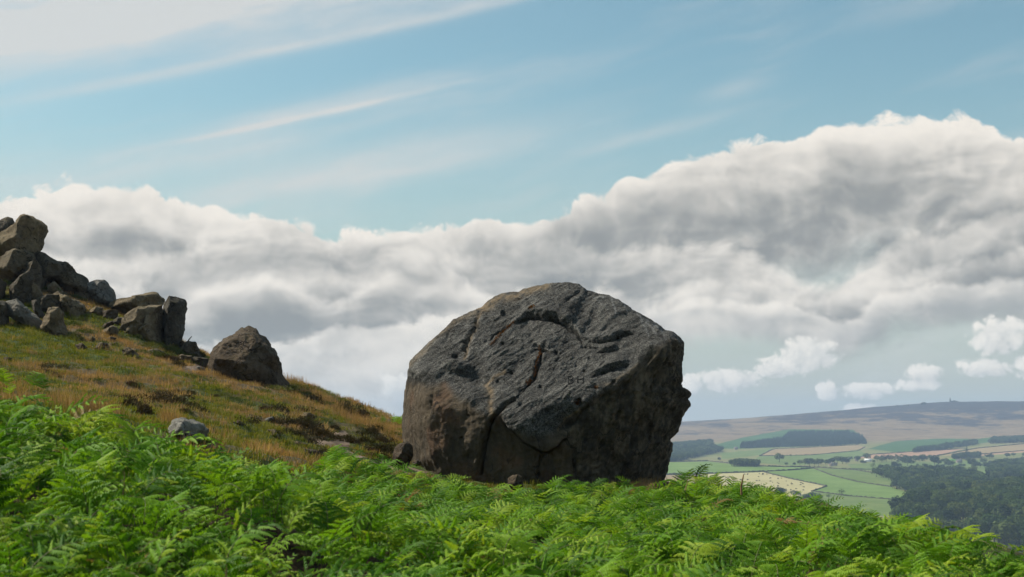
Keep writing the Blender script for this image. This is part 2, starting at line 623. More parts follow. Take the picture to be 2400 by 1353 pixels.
cp = [at(*q) - np.array([0, 0, FERN_H]) for q in fern_top] + [at(*q) for q in hill] + [np.array(q, float) for q in hidden]
cp = np.array(cp)
near_rbf = RBF(cp[:, :2], cp[:, 2], lam=0.02)


def ground_z(x, y, detail=True):
    x, y = np.asarray(x, float), np.asarray(y, float)
    z = near_rbf(np.stack([x.ravel(), y.ravel()], -1)).reshape(x.shape)
    if detail:
        far = sst(20, 45, y)
        z = z + perlin2(x, y, 0.45, 3, 3) * (0.06 + 0.22 * far) + perlin2(x, y, 1.3, 5, 2) * (0.03 + 0.15 * far)
    return z


def grid_faces(nx, ny):
    i = np.arange((ny - 1) * (nx - 1))
    r, c = i // (nx - 1), i % (nx - 1)
    a = r * nx + c
    return np.stack([a, a + 1, a + nx + 1, a + nx], -1)


gx = np.unique(np.r_[np.linspace(-100, -40, 30), np.linspace(-40, 22, 250), np.linspace(22, 100, 35)])
gy = np.unique(np.r_[np.linspace(-15, 4, 12), np.linspace(4, 92, 300), np.linspace(92, 160, 30)])
GX, GY = np.meshgrid(gx, gy)
GZ = ground_z(GX, GY)


def ground_at(x, y):
    """height of the built ground sheet (bilinear)"""
    x, y = np.asarray(x, float), np.asarray(y, float)
    i = np.clip(np.searchsorted(gx, x) - 1, 0, len(gx) - 2)
    j = np.clip(np.searchsorted(gy, y) - 1, 0, len(gy) - 2)
    u = np.clip((x - gx[i]) / (gx[i + 1] - gx[i]), 0, 1)
    v = np.clip((y - gy[j]) / (gy[j + 1] - gy[j]), 0, 1)
    return (GZ[j, i] * (1 - u) * (1 - v) + GZ[j, i + 1] * u * (1 - v) + GZ[j + 1, i] * (1 - u) * v + GZ[j + 1, i + 1] * u * v)


def hit_near(px, py, y0=24, y1=110):
    """where the sight line of a photograph pixel meets the hillside"""
    Y = np.linspace(y0, y1, 900)
    p = (px - 1200.0) / FPX * Y
    d = (HOR - py) / FPX * Y - ground_at(p, Y)
    s = np.nonzero(d < 0)[0]
    if len(s) == 0:
        i = int(np.argmin(np.abs(d)))
    else:
        i = s[0]
    return np.array([p[i], Y[i], ground_at(p[i], Y[i])])


# the worn path, as lines over the hillside (photograph pixels)
PATH = [[(740, 1030), (775, 1046), (805, 1058), (840, 1075), (885, 1092), (935, 1105), (1000, 1108)], [(790, 1050), (800, 1030), (806, 1012)], [(430, 866), (470, 862), (500, 866)]]
path_xy = [[hit_near(*q)[:2] for q in l] for l in PATH]


def path_dist(x, y):
    P = np.stack([x.ravel(), y.ravel()], -1)
    d = np.full(len(P), 1e9)
    for l, w in zip(path_xy, (0.62, 0.38, 0.3)):
        d = np.minimum(d, poly_dist(P, l)[0] / w)
    return d.reshape(x.shape)


def patch(x, y):
    """cover of the moor: 0 straw, 1 green, plus heather"""
    g = perlin2(x, y, 0.16, 21, 3) * 1.0 + perlin2(x, y, 0.6, 23, 2) * 0.5
    return g


m, k, out = new_mat('moor_soil_and_turf')
cov = k.attr('cover', 'Fac')
pos = k.n('ShaderNodeNewGeometry').outputs['Position']
n1, n2, n3 = k.noise(pos, 1.3, 5, 0.6), k.noise(pos, 7.0, 4, 0.6), k.noise(pos, 0.5, 3, 0.5)
straw = k.ramp(n2, [(0.3, (0.06, 0.044, 0.026)), (0.55, (0.11, 0.082, 0.045)), (0.75, (0.17, 0.13, 0.075))])
green = k.ramp(n2, [(0.3, (0.030, 0.040, 0.010)), (0.6, (0.055, 0.075, 0.018)), (0.8, (0.09, 0.10, 0.03))])
c = k.mix(k.sstep(-0.25, 0.25, cov + (n1 - 0.5) * 0.9), straw, green)
c = k.mix(k.sstep(0.60, 0.72, n3 * 0.6 + n1 * 0.4), c, (0.045, 0.030, 0.018))
c = k.mix(k.attr('litter', 'Fac'), c, k.ramp(n2, [(0.3, (0.018, 0.012, 0.007)), (0.7, (0.06, 0.038, 0.02))]))
principled(k, out, c, 0.95, n2 * 0.6 + n1, 0.8, 0.06, 0.1)
MAT_GROUND = m
cover = patch(GX, GY)
# last year's brown bracken litter lies wherever the fern bed stands
lim_px = [-500, 0, 300, 500, 640, 700, 760, 830, 900, 1000, 1150, 1300, 1480, 1560, 1640, 1760, 1900, 2050, 2200, 2400, 2900]
lim_Y = [19, 18.5, 19.5, 22, 21, 25, 36, 42, 44.8, 44.6, 44.2, 44.2, 44.0, 44.6, 46, 42, 38, 34, 30, 28, 24]
litter = sst(0.6, -0.6, GY - np.interp(GX / np.maximum(GY, 1) * FPX + 1200, lim_px, lim_Y))
ground = obj_np('ground', np.stack([GX, GY, GZ], -1).reshape(-1, 3), grid_faces(len(gx), len(gy)), [MAT_GROUND], smooth=True,
                attrs={'cover': ('FLOAT', 'POINT', cover.ravel()), 'litter': ('FLOAT', 'POINT', litter.ravel())})
tag(ground, kind='structure')

# path: its own strip of bare sandy earth just above the turf
m, k, out = new_mat('sandy_path_earth')
pos = k.n('ShaderNodeNewGeometry').outputs['Position']
n1, n2 = k.noise(pos, 2.2, 5, 0.6), k.noise(pos, 16.0, 3, 0.6)
c = k.ramp(n1 * 0.6 + n2 * 0.4, [(0.3, (0.08, 0.055, 0.038)), (0.5, (0.17, 0.125, 0.09)), (0.7, (0.27, 0.21, 0.155))])
principled(k, out, c, 0.95, n2 + n1 * 2.0, 0.7, 0.03, 0.1)
MAT_PATH = m
for li, (l, w) in enumerate(zip(path_xy, (0.6, 0.36, 0.3))):
    pts = []
    for a, b in zip(l[:-1], l[1:]):
        n = max(2, int(np.linalg.norm(b - a) / 0.25))
        pts += [a + (b - a) * t for t in np.linspace(0, 1, n, endpoint=False)]
    pts = np.array(pts + [l[-1]])
    tan = np.gradient(pts, axis=0)
    tan /= np.linalg.norm(tan, axis=1)[:, None] + 1e-9
    nor = np.stack([-tan[:, 1], tan[:, 0]], -1)
    cols = np.linspace(-1, 1, 9)
    wid = w * (1 + 0.45 * perlin2(pts[:, 0], pts[:, 1], 0.9, 40 + li, 2)) * np.minimum(1, np.minimum(np.arange(len(pts)), np.arange(len(pts))[::-1]) / 4 + 0.25)
    P = pts[:, None] + nor[:, None] * (cols[None, :, None] * wid[:, None, None])
    z = ground_at(P[..., 0], P[..., 1]) + 0.035 - 0.05 * (np.abs(cols) ** 4)[None]
    tag(obj_np('path', np.dstack([P, z[..., None]]).reshape(-1, 3), grid_faces(9, len(pts)), [MAT_PATH], smooth=True), kind='structure')

# ------------------------------------------------------------------ gritstone boulders
def sphere_dirs(nphi, th):
    ph = np.linspace(0, 2 * np.pi, nphi, endpoint=False)
    T, Pq = np.meshgrid(th, ph, indexing='ij')
    D = np.stack([np.sin(T) * np.cos(Pq), -np.cos(T), np.sin(T) * np.sin(Pq)], -1).reshape(-1, 3)
    nr = len(th)
    i = np.arange((nr - 1) * nphi)
    r, c = i // nphi, i % nphi
    a, b = r * nphi + c, r * nphi + (c + 1) % nphi
    F = np.stack([a, a + nphi, b + nphi, b], -1)
    D = np.vstack([D, [[0, -1, 0]], [[0, 1, 0]]])
    n = nr * nphi
    j = np.arange(nphi)
    cap0 = np.stack([np.full(nphi, n), j, (j + 1) % nphi], -1)
    base = (nr - 1) * nphi
    cap1 = np.stack([np.full(nphi, n + 1), base + (j + 1) % nphi, base + j], -1)
    return D, F, np.vstack([cap0, cap1])


def vnormals(V, F, T):
    n = np.zeros_like(V)
    a = np.cross(V[F[:, 2]] - V[F[:, 0]], V[F[:, 3]] - V[F[:, 1]])
    for q in range(4):
        np.add.at(n, F[:, q], a)
    b = np.cross(V[T[:, 1]] - V[T[:, 0]], V[T[:, 2]] - V[T[:, 0]])
    for q in range(3):
        np.add.at(n, T[:, q], b)
    return n / (np.linalg.norm(n, axis=1)[:, None] + 1e-12)


def soft_hull(D, planes, p):
    N = np.array([q[:3] for q in planes], float)
    N /= np.linalg.norm(N, axis=1)[:, None]
    d = np.array([q[3] for q in planes], float)
    r = np.zeros(len(D))
    for n, dd in zip(N, d):
        r += np.maximum(0, D @ n / dd) ** p
    return r ** (-1.0 / p)


def ray_outline(poly, cx, cy, ang):
    P = np.array(poly, float) - (cx, cy)
    Q = np.roll(P, -1, 0)
    dx, dy = np.cos(ang), np.sin(ang)
    best = np.zeros(len(ang))
    for a, b in zip(P, Q):
        e = b - a
        den = dx * e[1] - dy * e[0]
        with np.errstate(divide='ignore', invalid='ignore'):
            t = (a[0] * e[1] - a[1] * e[0]) / den
            s = (a[0] * dy - a[1] * dx) / den
        ok = (s >= -1e-6) & (s <= 1 + 1e-6) & (t > 0) & np.isfinite(t)
        best = np.where(ok & (t > best), t, best)
    return best


def fit_outline(V, poly, cx, cy, smooth=3, nph=400):
    """pull the body's outline, seen from where the photograph was taken, onto the traced one; distances stay"""
    u = V[:, 0] / V[:, 1] * FPX + 1200 - cx
    v = HOR - V[:, 2] / V[:, 1] * FPX - cy
    ang, rho = np.arctan2(v, u), np.hypot(u, v)
    nb = int(np.clip(nph * 0.7, 24, 240))
    b = ((ang + np.pi) / (2 * np.pi) * nb).astype(int) % nb
    S = np.zeros(nb)
    np.maximum.at(S, b, rho)
    if (S == 0).any():
        good = np.nonzero(S > 0)[0]
        S = np.interp(np.arange(nb), np.r_[good - nb, good, good + nb], np.tile(S[good], 3))
    S = (S + np.roll(S, 1) + np.roll(S, -1)) / 3
    cen = -np.pi + (np.arange(nb) + 0.5) / nb * 2 * np.pi
    x = np.r_[cen[-1] - 2 * np.pi, cen, cen[0] + 2 * np.pi]
    Sx = np.interp(ang, x, np.r_[S[-1], S, S[0]])
    fine = np.linspace(-np.pi, np.pi, 721)
    T = ray_outline(poly, cx, cy, fine)
    T = np.where(T == 0, np.median(T), T)
    for _ in range(smooth):
        T = (np.roll(T, 1) + T + np.roll(T, -1)) / 3
    Tx = np.interp(ang, fine, T)
    f = Tx / Sx
    V2 = V.copy()
    V2[:, 0] = (u * f + cx - 1200) / FPX * V[:, 1]
    V2[:, 2] = (HOR - (v * f + cy)) / FPX * V[:, 1]
    return V2


def pix(V):
    return np.stack([V[:, 0] / V[:, 1] * FPX + 1200, HOR - V[:, 2] / V[:, 1] * FPX], -1)


def gritstone(name, lo, mid, hi, lichen=0.3, moss=0.25, scale=1.0):
    m, k, out = new_mat(name)
    tc = k.n('ShaderNodeNewGeometry')
    pos = tc.outputs['Position']
    oi = k.n('ShaderNodeObjectInfo')
    rnd = X(k, oi.outputs['Random'])
    a = k.noise(pos, 0.9 * scale, 5, 0.6)
    b = k.noise(pos, 5.0 * scale, 5, 0.65)
    g = k.noise(pos, 26.0 * scale, 3, 0.7)
    c = k.ramp(a * 0.55 + b * 0.45, [(0.30, lo), (0.50, mid), (0.70, hi)])
    c = k.mix(k.sstep(0.25, 0.75, g) * 0.5, k.mix(1.0, c, (0.62, 0.62, 0.62), 'MULTIPLY'), c)
    c = k.mix(1.0, c, k.ramp(rnd, [(0, (0.85, 0.85, 0.88)), (0.5, (1.1, 1.02, 0.9)), (1, (1.1, 1.08, 1.05))]), 'MULTIPLY')
    cr_ = k.m('ABSOLUTE', k.noise(k.vm('MULTIPLY', pos, (1.0, 1.0, 1.5)), 0.75 * scale, 3, 0.55) - 0.5)
    crack = k.sstep(0.012, 0.0, cr_)
    c = k.mix(crack * 0.75, c, (0.012, 0.010, 0.008))
    lich = k.sstep(0.60, 0.68, k.noise(pos, 9.0 * scale, 4, 0.7)) * k.sstep(0.45, 0.62, k.noise(pos, 1.7 * scale, 3, 0.5)) * lichen
    c = k.mix(lich, c, (0.33, 0.33, 0.29))
    nz = k.xyz(tc.outputs['Normal'])[2]
    mo = k.sstep(0.50, 0.66, k.noise(pos, 2.2 * scale, 4, 0.6) * 0.8 + nz * 0.16) * moss
    c = k.mix(mo, c, (0.075, 0.068, 0.018))
    principled(k, out, c, 0.92, b * 1.6 + g * 0.6 + a - crack * 1.2, 0.9, 0.09, 0.2)
    return m


MAT_ROCK = gritstone('weathered_gritstone', (0.058, 0.046, 0.030), (0.175, 0.142, 0.092), (0.32, 0.262, 0.175), 0.5, 0.3)
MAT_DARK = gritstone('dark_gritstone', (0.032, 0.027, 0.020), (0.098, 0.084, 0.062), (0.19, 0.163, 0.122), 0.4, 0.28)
MAT_PALE = gritstone('lichened_gritstone', (0.12, 0.116, 0.10), (0.24, 0.232, 0.205), (0.40, 0.39, 0.35), 0.9, 0.08, 1.3)
MAT_BROWN = gritstone('brown_gritstone', (0.036, 0.026, 0.017), (0.095, 0.070, 0.046), (0.17, 0.13, 0.09), 0.3, 0.25)


def boulder(name, outline, label, *, strata=0.0, pits=(), Y=None, depth=None, mat=None, seed=1, planes=None, p=16, nphi=56, nth=30, rough=0.10, sink=0.14, base=None, cat='rock', group=None):
    P = np.array(outline, float)
    cx, cy = (P[:, 0].min() + P[:, 0].max()) / 2, (P[:, 1].min() + P[:, 1].max()) / 2
    area_c = P.mean(0)
    cx, cy = (cx + area_c[0]) / 2, (cy + area_c[1]) / 2
    if Y is None:
        bx = base[0] if base else cx
        by = base[1] if base else P[:, 1].max() - 2
        Y = hit_near(bx, by)[1]
    wpx, hpx = np.ptp(P[:, 0]), np.ptp(P[:, 1])
    Q = P.copy()
    low = np.clip((P[:, 1] - cy) / (P[:, 1].max() - cy + 1e-6), 0, 1)
    Q[:, 1] += low * hpx * sink
    ax, az = wpx / 2 / FPX * Y, hpx / 2 / FPX * Y
    dep = depth if depth else 0.5 * (ax + az) * 0.95
    Yc = Y + dep * 0.55
    rg = np.random.default_rng(seed)
    th = np.r_[np.linspace(0.03, 1.9, nth), np.linspace(1.9, 3.1, 9)[1:]]
    D, F, T = sphere_dirs(nphi, th)
    if planes is None:
        planes = [(0, -1, 0, .9), (0, 1, 0, 1), (1, 0, 0, 1), (-1, 0, 0, 1), (0, 0, 1, 1), (0, 0, -1, 1)]
        planes[0] = (rg.normal() * 0.25, -1, 0.25 + rg.normal() * 0.2, .85)
        for _ in range(9):
            n = rg.normal(size=3)
            n /= np.linalg.norm(n)
            planes.append((*n, rg.uniform(0.72, 1.02)))
    planes = list(planes) + [(*(lambda w: w / np.linalg.norm(w))(rg.normal(size=3) * np.array([1, 1, .8])), rg.uniform(0.80, 1.0)) for _ in range(7)]
    r = soft_hull(D, planes, p)
    c0 = at(cx, cy, Yc)
    V = c0 + D * r[:, None] * np.array([ax, dep, az])
    V = fit_outline(V, Q, cx, cy, nph=nphi)
    n = vnormals(V, F, T)
    size = (ax + az) / 2
    q = V / size
    V = V + n * (size * rough * (fbm(q * 1.3, 4, seed) * 0.9 - 0.35 * np.maximum(0, fbm(q * 1.1 + 9, 3, seed + 3, ridge=True) - 0.35)))[:, None]
    if strata:
        q2 = V + fbm(V * 0.7, 3, seed + 8)[:, None] * 0.35
        V = V + n * (strata * fbm(np.stack([q2[:, 0] * .6, q2[:, 1] * .6, q2[:, 2] * 3.4], -1), 3, seed + 9, ridge=True))[:, None]
    tq = fbm(q * 1.1 + 7, 3, seed + 5) * 6
    V = V + n * (size * 0.028 * (np.floor(tq) + sst(0.3, 0.7, tq - np.floor(tq))))[:, None]
    for hx_, hy_, hr_, hd_ in pits:
        pq = pix(V)
        dd_ = np.hypot(pq[:, 0] - hx_, pq[:, 1] - hy_)
        V = V - n * (hd_ * np.exp(-(dd_ / hr_) ** 4) * (n[:, 1] < 0))[:, None]
    o_loc = np.array([V[:, 0].mean(), V[:, 1].mean(), V[:, 2].min() + 0.1])
    o = obj_np(name, V - o_loc, [F, T], [mat or MAT_ROCK], smooth=True)
    o.location = o_loc
    me = o.data
    if hasattr(me, 'set_sharp_from_angle'):
        me.set_sharp_from_angle(angle=math.radians(38))
    tag(o, label, cat, group)
    return o


# ---- the great boulder
Z1 = lambda x, y: (920 + x / 2.6012, 640 + y / 2.6012)
CALF = [(946, 1062), (943, 1030), (941, 1005), (942, 985), (946, 930), (953, 885), (957, 862), (959, 848), (970, 834), (1000, 805), (1040, 771), (1062, 749), (1100, 730), (1128, 719),
        (1140, 708), (1158, 695), (1178, 687), (1196, 684), (1214, 683), (1226, 677), (1250, 671), (1290, 663), (1330, 661), (1355, 665), (1366, 671), (1376, 679), (1396, 685), (1425, 691),
        (1450, 702), (1470, 714), (1482, 724), (1490, 728), (1510, 738), (1540, 756), (1562, 772), (1580, 777), (1594, 789), (1603, 803), (1605, 822), (1602, 840), (1599, 860), (1601, 885),
        (1604, 908), (1613, 913), (1621, 922), (1619, 930), (1613, 935), (1620, 942), (1618, 952), (1608, 968), (1599, 985), (1592, 1008), (1582, 1022), (1575, 1032), (1578, 1050),
        (1574, 1070), (1568, 1095), (1561, 1120), (1552, 1160), (1500, 1200), (1300, 1210), (1100, 1190), (980, 1150), (952, 1100)]
cx0, cy0, Y0 = 1282.0, 905.0, 49.0
th = np.r_[np.linspace(0.012, 1.75, 250), np.linspace(1.75, 3.12, 45)[1:]]
D, F, T = sphere_dirs(620, th)
calf_planes = [(-.20, -.69, .70, 1.95), (-.30, -.94, -.10, 3.75), (.10, -.98, -.16, 3.62), (-.93, -.34, -.05, 4.95), (-.62, -.34, .70, 3.75), (.68, -.68, -.24, 4.25), (.97, .15, -.12, 4.75),
               (.05, .22, .97, 3.35), (.55, -.12, .82, 3.72), (-.52, .1, .84, 3.6), (.8, -.25, .55, 4.6), (0, .97, .2, 4.0), (.6, .8, 0, 4.9), (-.6, .8, 0, 4.9), (0, 0, -1, 4.8), (0, .6, .8, 3.9)]
r = soft_hull(D, calf_planes, 20)
V = at(cx0, cy0, Y0) + D * r[:, None]
V = fit_outline(V, CALF, cx0, cy0, 2)
N_ = vnormals(V, F, T)
PX = pix(V)
z1 = np.stack([(PX[:, 0] - 920) * 2.6012, (PX[:, 1] - 640) * 2.6012], -1)
view = V / np.linalg.norm(V, axis=1)[:, None]
front = sst(0.02, 0.25, -(N_ * view).sum(1))
wob = np.stack([fbm(V * 1.1, 3, 61), fbm(V * 1.1 + 5, 3, 62)], -1)
zw = z1 + wob * 24 + np.stack([fbm(V * 4, 2, 63), fbm(V * 4 + 5, 2, 64)], -1) * 8
disp = np.zeros(len(V))


def stroke(line, depth, width, step=0.0, decay=60.0, above=True, taper=True):
    """a crevice along a line on the face, with the rock on one side standing proud"""
    global disp
    d, s, t = poly_dist(zw, line)
    tp = np.sin(np.pi * np.clip(t, 0, 1)) ** 0.7 if taper else 1.0
    side = (s < 0) if above else (s > 0)
    g = -depth * np.exp(-(d / width) ** 2)
    st = step * np.where(side, np.exp(-d / decay), -0.18 * np.exp(-d / (decay * 0.7)))
    disp += (g + st) * tp * front


def pit(x, y, r, depth):
    global disp
    d = np.hypot(z1[:, 0] - x, z1[:, 1] - y)
    disp += -depth * np.exp(-(d / r) ** 4) * front


def bump(x, y, rx, ry, h, ang=0.0):
    global disp
    a = math.radians(ang)
    qx, qy = zw[:, 0] - x, zw[:, 1] - y
    u, v = qx * math.cos(a) + qy * math.sin(a), -qx * math.sin(a) + qy * math.cos(a)
    disp += h * np.exp(-((u / rx) ** 2 + (v / ry) ** 2)) * front


stroke([(735, 300), (800, 262), (850, 258), (930, 268), (1000, 282), (1060, 320), (1110, 370), (1150, 405), (1200, 410)], 0.22, 10, 0.36, 70)
stroke([(1010, 275), (1045, 215), (1090, 160), (1170, 100)], 0.10, 18, 0.16, 60, above=False)
stroke([(1200, 412), (1270, 408), (1340, 392), (1420, 378), (1490, 372)], 0.20, 8, 0.26, 34)
stroke([(1215, 640), (1260, 605), (1310, 585), (1380, 565), (1450, 545)], 0.20, 8, 0.24, 30)
stroke([(1255, 472), (1310, 472), (1390, 458)], 0.16, 11, 0.14, 40)
stroke([(1140, 395), (1165, 440), (1230, 440), (1290, 455)], 0.10, 14, 0.10, 40)
stroke([(860, 415), (900, 440), (970, 478)], 0.22, 17, 0.16, 45)
stroke([(905, 430), (900, 500), (872, 570), (865, 630), (825, 680), (760, 735)], 0.17, 14, 0.10, 60, above=False)
stroke([(745, 300), (700, 340), (640, 385), (595, 435)], 0.11, 9, 0.06, 40)
stroke([(545, 225), (515, 290), (490, 360), (455, 450), (430, 540)], 0.15, 16, 0.14, 70)
stroke([(400, 300), (360, 350), (330, 400), (300, 440)], 0.08, 12, 0.08, 60)
stroke([(745, 762), (690, 800), (640, 850), (600, 890), (582, 940), (562, 1020), (545, 1110), (530, 1230)], 0.34, 9, 0.10, 60, above=False, taper=False)
stroke([(648, 880), (665, 915), (720, 965), (790, 1025), (850, 1062), (922, 1094), (985, 1066), (1040, 1030), (1100, 1010)], 0.30, 9, 0.36, 110)
stroke([(245, 690), (225, 780), (207, 870), (210, 940)], 0.16, 12, 0.10, 60)
stroke([(1112, 1075), (1108, 1150), (1110, 1260)], 0.26, 9, 0.08, 40)
stroke([(905, 1110), (900, 1180), (890, 1260)], 0.10, 12, 0.05, 60)
stroke([(1540, 520), (1500, 620), (1440, 760), (1380, 900), (1330, 1010)], 0.12, 22, 0.10, 60)
stroke([(1700, 440), (1640, 620), (1560, 800), (1500, 960), (1480, 1100)], 0.14, 24, 0.10, 60)
stroke([(1240, 760), (1180, 850), (1120, 930), (1010, 970)], 0.05, 20, 0.16, 60)
stroke([(1700, 700), (1660, 820), (1600, 930), (1570, 1080)], 0.12, 18, 0.08, 50)
# rim and bowl on the left, overhanging lips, the hollow flank under them
bump(390, 575, 85, 36, 0.30, 12)
bump(200, 610, 110, 40, 0.22, 5)
bump(520, 630, 75, 46, -0.22, 25)
bump(470, 760, 60, 70, 0.18, 40)
bump(400, 900, 120, 150, -0.22)
bump(590, 780, 26, 110, -0.10)
bump(150, 900, 50, 150, 0.16)
bump(850, 940, 160, 60, 0.24, 20)
bump(950, 1040, 120, 50, 0.20)
bump(720, 1100, 120, 120, -0.16)
bump(1060, 930, 40, 70, -0.22, 30)
bump(1180, 800, 60, 40, 0.12, -40)
bump(1330, 250, 180, 60, 0.14, 25)
bump(1620, 480, 100, 50, 0.22, 30)
bump(640, 520, 90, 130, 0.12, 35)
bump(800, 560, 60, 140, -0.10, 30)
for x, y, rr, dd in ((380, 508, 15, .22), (680, 250, 17, .2), (675, 440, 8, .1), (570, 425, 7, .1), (900, 692, 8, .12), (940, 845, 14, .12), (1135, 790, 20, .30), (1240, 690, 14, .14), (1352, 660, 13, .16), (415, 1012, 8, .14),
                     (1030, 585, 5, .06), (985, 583, 5, .06), (960, 585, 4, .06), (1072, 600, 5, .06), (1165, 597, 6, .06), (780, 800, 14, .08), (860, 905, 12, .08), (720, 600, 12, .08), (640, 660, 10, .08), (1120, 560, 6, .05),
                     (520, 330, 11, .14), (495, 355, 12, .16), (1200, 520, 9, .06), (1000, 480, 14, .09), (440, 420, 10, .12), (1700, 560, 22, .14), (1620, 640, 26, .12), (1560, 720, 24, .12), (1660, 760, 30, .14)):
    pit(x, y, rr, dd)

# regions: weathered grey top, brown lower flanks, rough dark right flank
upper_poly = [(60, 545), (90, 660), (230, 690), (320, 670), (420, 780), (500, 830), (590, 895), (650, 850), (655, 905), (740, 965), (880, 985), (1000, 968), (1120, 850), (1240, 760), (1440, 625), (1545, 520), (1700, 420),
              (1900, 380), (1900, -200), (-200, -200), (-200, 545)]
inu = in_poly(zw[:, 0], zw[:, 1], upper_poly)
du = poly_dist(zw, upper_poly[:18])[0]
upper = sst(-28, 28, np.where(inu, du, -du))
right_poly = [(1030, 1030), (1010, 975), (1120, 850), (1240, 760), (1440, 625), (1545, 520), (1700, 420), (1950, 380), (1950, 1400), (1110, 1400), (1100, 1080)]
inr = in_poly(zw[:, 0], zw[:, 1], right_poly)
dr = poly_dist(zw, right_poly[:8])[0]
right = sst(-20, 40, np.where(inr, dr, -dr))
# bedding: fine ribs rising to the right across the weathered face
a = math.radians(36)
across = (z1[:, 0] * math.sin(a) + z1[:, 1] * math.cos(a)) / 127.0 + fbm(V * 0.5, 3, 70) * 0.6
along = (z1[:, 0] * math.cos(a) - z1[:, 1] * math.sin(a)) / 127.0
ribs = fbm(np.stack([along * 0.9, across * 6.5, V[:, 1] * 0.6], -1), 3, 71)
ribmask = sst(-0.25, 0.35, fbm(V * 0.7, 2, 72))
disp += ribs * 0.055 * upper * (0.35 + 0.65 * ribmask)
bedp = np.stack([along * 0.8, across * 2.2, V[:, 1] * 0.9], -1)
tq = fbm(bedp, 4, 75) * 7
disp += upper * 0.011 * (np.floor(tq) + sst(0.35, 0.65, tq - np.floor(tq)))
tq = fbm(V * np.array([1.1, 1.1, 0.6]) + 4, 4, 76) * 6
disp += (1 - upper) * 0.022 * (np.floor(tq) + sst(0.3, 0.7, tq - np.floor(tq)))
disp += fbm(V * 1.6, 4, 73) * 0.055 * (0.6 + 0.4 * (1 - upper))
disp += fbm(V * 5.5, 3, 74) * 0.035
# right flank: slanting flutes and scoops
fl = np.stack([(V[:, 0] * 0.87 - V[:, 2] * 0.5 + fbm(V * 0.8, 2, 79) * 0.5) * 1.9, V[:, 1] * 1.3, (V[:, 0] * 0.5 + V[:, 2] * 0.87) * 0.38], -1)
disp += right * (fbm(fl, 5, 80, 0.6) * 0.34 - 0.12 * np.maximum(0, fbm(fl * 0.9 + 3, 3, 81, ridge=True) - 0.25))
lowm = (1 - upper) * (1 - right)
fv = np.stack([V[:, 0] * 2.0, V[:, 1] * 2.0, V[:, 2] * 0.45], -1)
disp += lowm * fbm(fv, 4, 82) * 0.07
V = V + N_ * disp[:, None]
V = fit_outline(V, CALF, cx0, cy0, 1)

# colour masks that belong to the stone: tan gutters, pale drip lines, light lichen
def near(line, w):
    return np.exp(-(poly_dist(zw, line)[0] / w) ** 2)


tanm = np.clip(near([(555, 215), (640, 150), (700, 150), (760, 140), (850, 105), (930, 80)], 26) * .8 + near([(530, 230), (500, 330), (450, 460), (432, 530)], 13) * 0.7 + near([(575, 690), (590, 780), (598, 870)], 18) * .8
               + near([(560, 668), (620, 640), (690, 600)], 9) * .8 + near([(740, 768), (690, 800), (652, 850)], 9) + near([(1010, 960), (1060, 890), (1140, 830)], 8) * .8 + near([(1240, 690), (1330, 670), (1440, 600), (1500, 560)], 12) * .45
               + near([(100, 560), (300, 350), (480, 240), (560, 205)], 18) * .45 + near([(1420, 800), (1500, 660)], 10) * .3, 0, 1)
pale = np.clip(sum(near(l, 4.5) for l in ([(1335, 140), (1345, 200), (1362, 262)], [(1240, 150), (1300, 150)], [(1495, 245), (1530, 310), (1560, 372)], [(1545, 285), (1585, 330), (1610, 370)], [(1640, 340), (1652, 370), (1665, 412)],
                                          [(1410, 170), (1425, 225)], [(1590, 300), (1612, 335)])), 0, 1) * 0.75
pale += 0.8 * right * sst(0.50, 0.62, fbm(V * 2.2, 2, 90)) * sst(-0.2, 0.3, fbm(V * 9, 2, 91)) * sst(850, 1050, z1[:, 1])
m, k, out = new_mat('great_boulder_gritstone')
geo = k.n('ShaderNodeNewGeometry')
pos = geo.outputs['Position']
up, rt, tn, pl = k.attr('upper', 'Fac'), k.attr('right', 'Fac'), k.attr('tan', 'Fac'), k.attr('pale', 'Fac')
a = k.noise(pos, 0.8, 5, 0.6)
b = k.noise(pos, 4.5, 5, 0.65)
g = k.noise(pos, 22.0, 4, 0.75)
vst = k.noise(k.vm('MULTIPLY', pos, (2.6, 2.6, 0.35)), 1.0, 5, 0.6)
grey = k.ramp(a * 0.4 + b * 0.6, [(0.30, (0.036, 0.034, 0.031)), (0.5, (0.096, 0.092, 0.084)), (0.68, (0.19, 0.182, 0.166))])
grey = k.mix(k.sstep(0.38, 0.66, g), k.mix(1.0, grey, (0.32, 0.32, 0.33), 'MULTIPLY'), k.mix(1.0, grey, (1.75, 1.75, 1.70), 'MULTIPLY'))
brown = k.ramp(vst * 0.6 + b * 0.4, [(0.30, (0.028, 0.022, 0.015)), (0.48, (0.074, 0.056, 0.036)), (0.60, (0.108, 0.081, 0.051)), (0.72, (0.165, 0.124, 0.088))])
brown = k.mix(k.sstep(0.52, 0.66, k.noise(pos, 0.7, 3, 0.5)) * 0.6, brown, k.mix(1.0, brown, (1.5, 1.05, 0.85), 'MULTIPLY'))
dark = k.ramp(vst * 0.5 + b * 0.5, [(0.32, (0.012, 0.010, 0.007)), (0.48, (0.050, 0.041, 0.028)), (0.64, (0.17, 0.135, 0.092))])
px_, py_, pz_ = k.xyz(pos)
bed = k.noise(k.vec((px_ * 0.81 + pz_ * 0.59) * 1.1, py_ * 1.5, (pz_ * 0.81 - px_ * 0.59) * 8.0 + a * 3.0), 1.0, 4, 0.6)
grey = k.mix(k.sstep(0.58, 0.40, bed) * 0.55, grey, k.mix(1.0, grey, (0.38, 0.38, 0.38), 'MULTIPLY'))
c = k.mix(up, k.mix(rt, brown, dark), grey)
cr_ = k.m('ABSOLUTE', k.noise(k.vm('MULTIPLY', pos, (0.8, 0.8, 0.5)), 0.8, 4, 0.55) - 0.5)
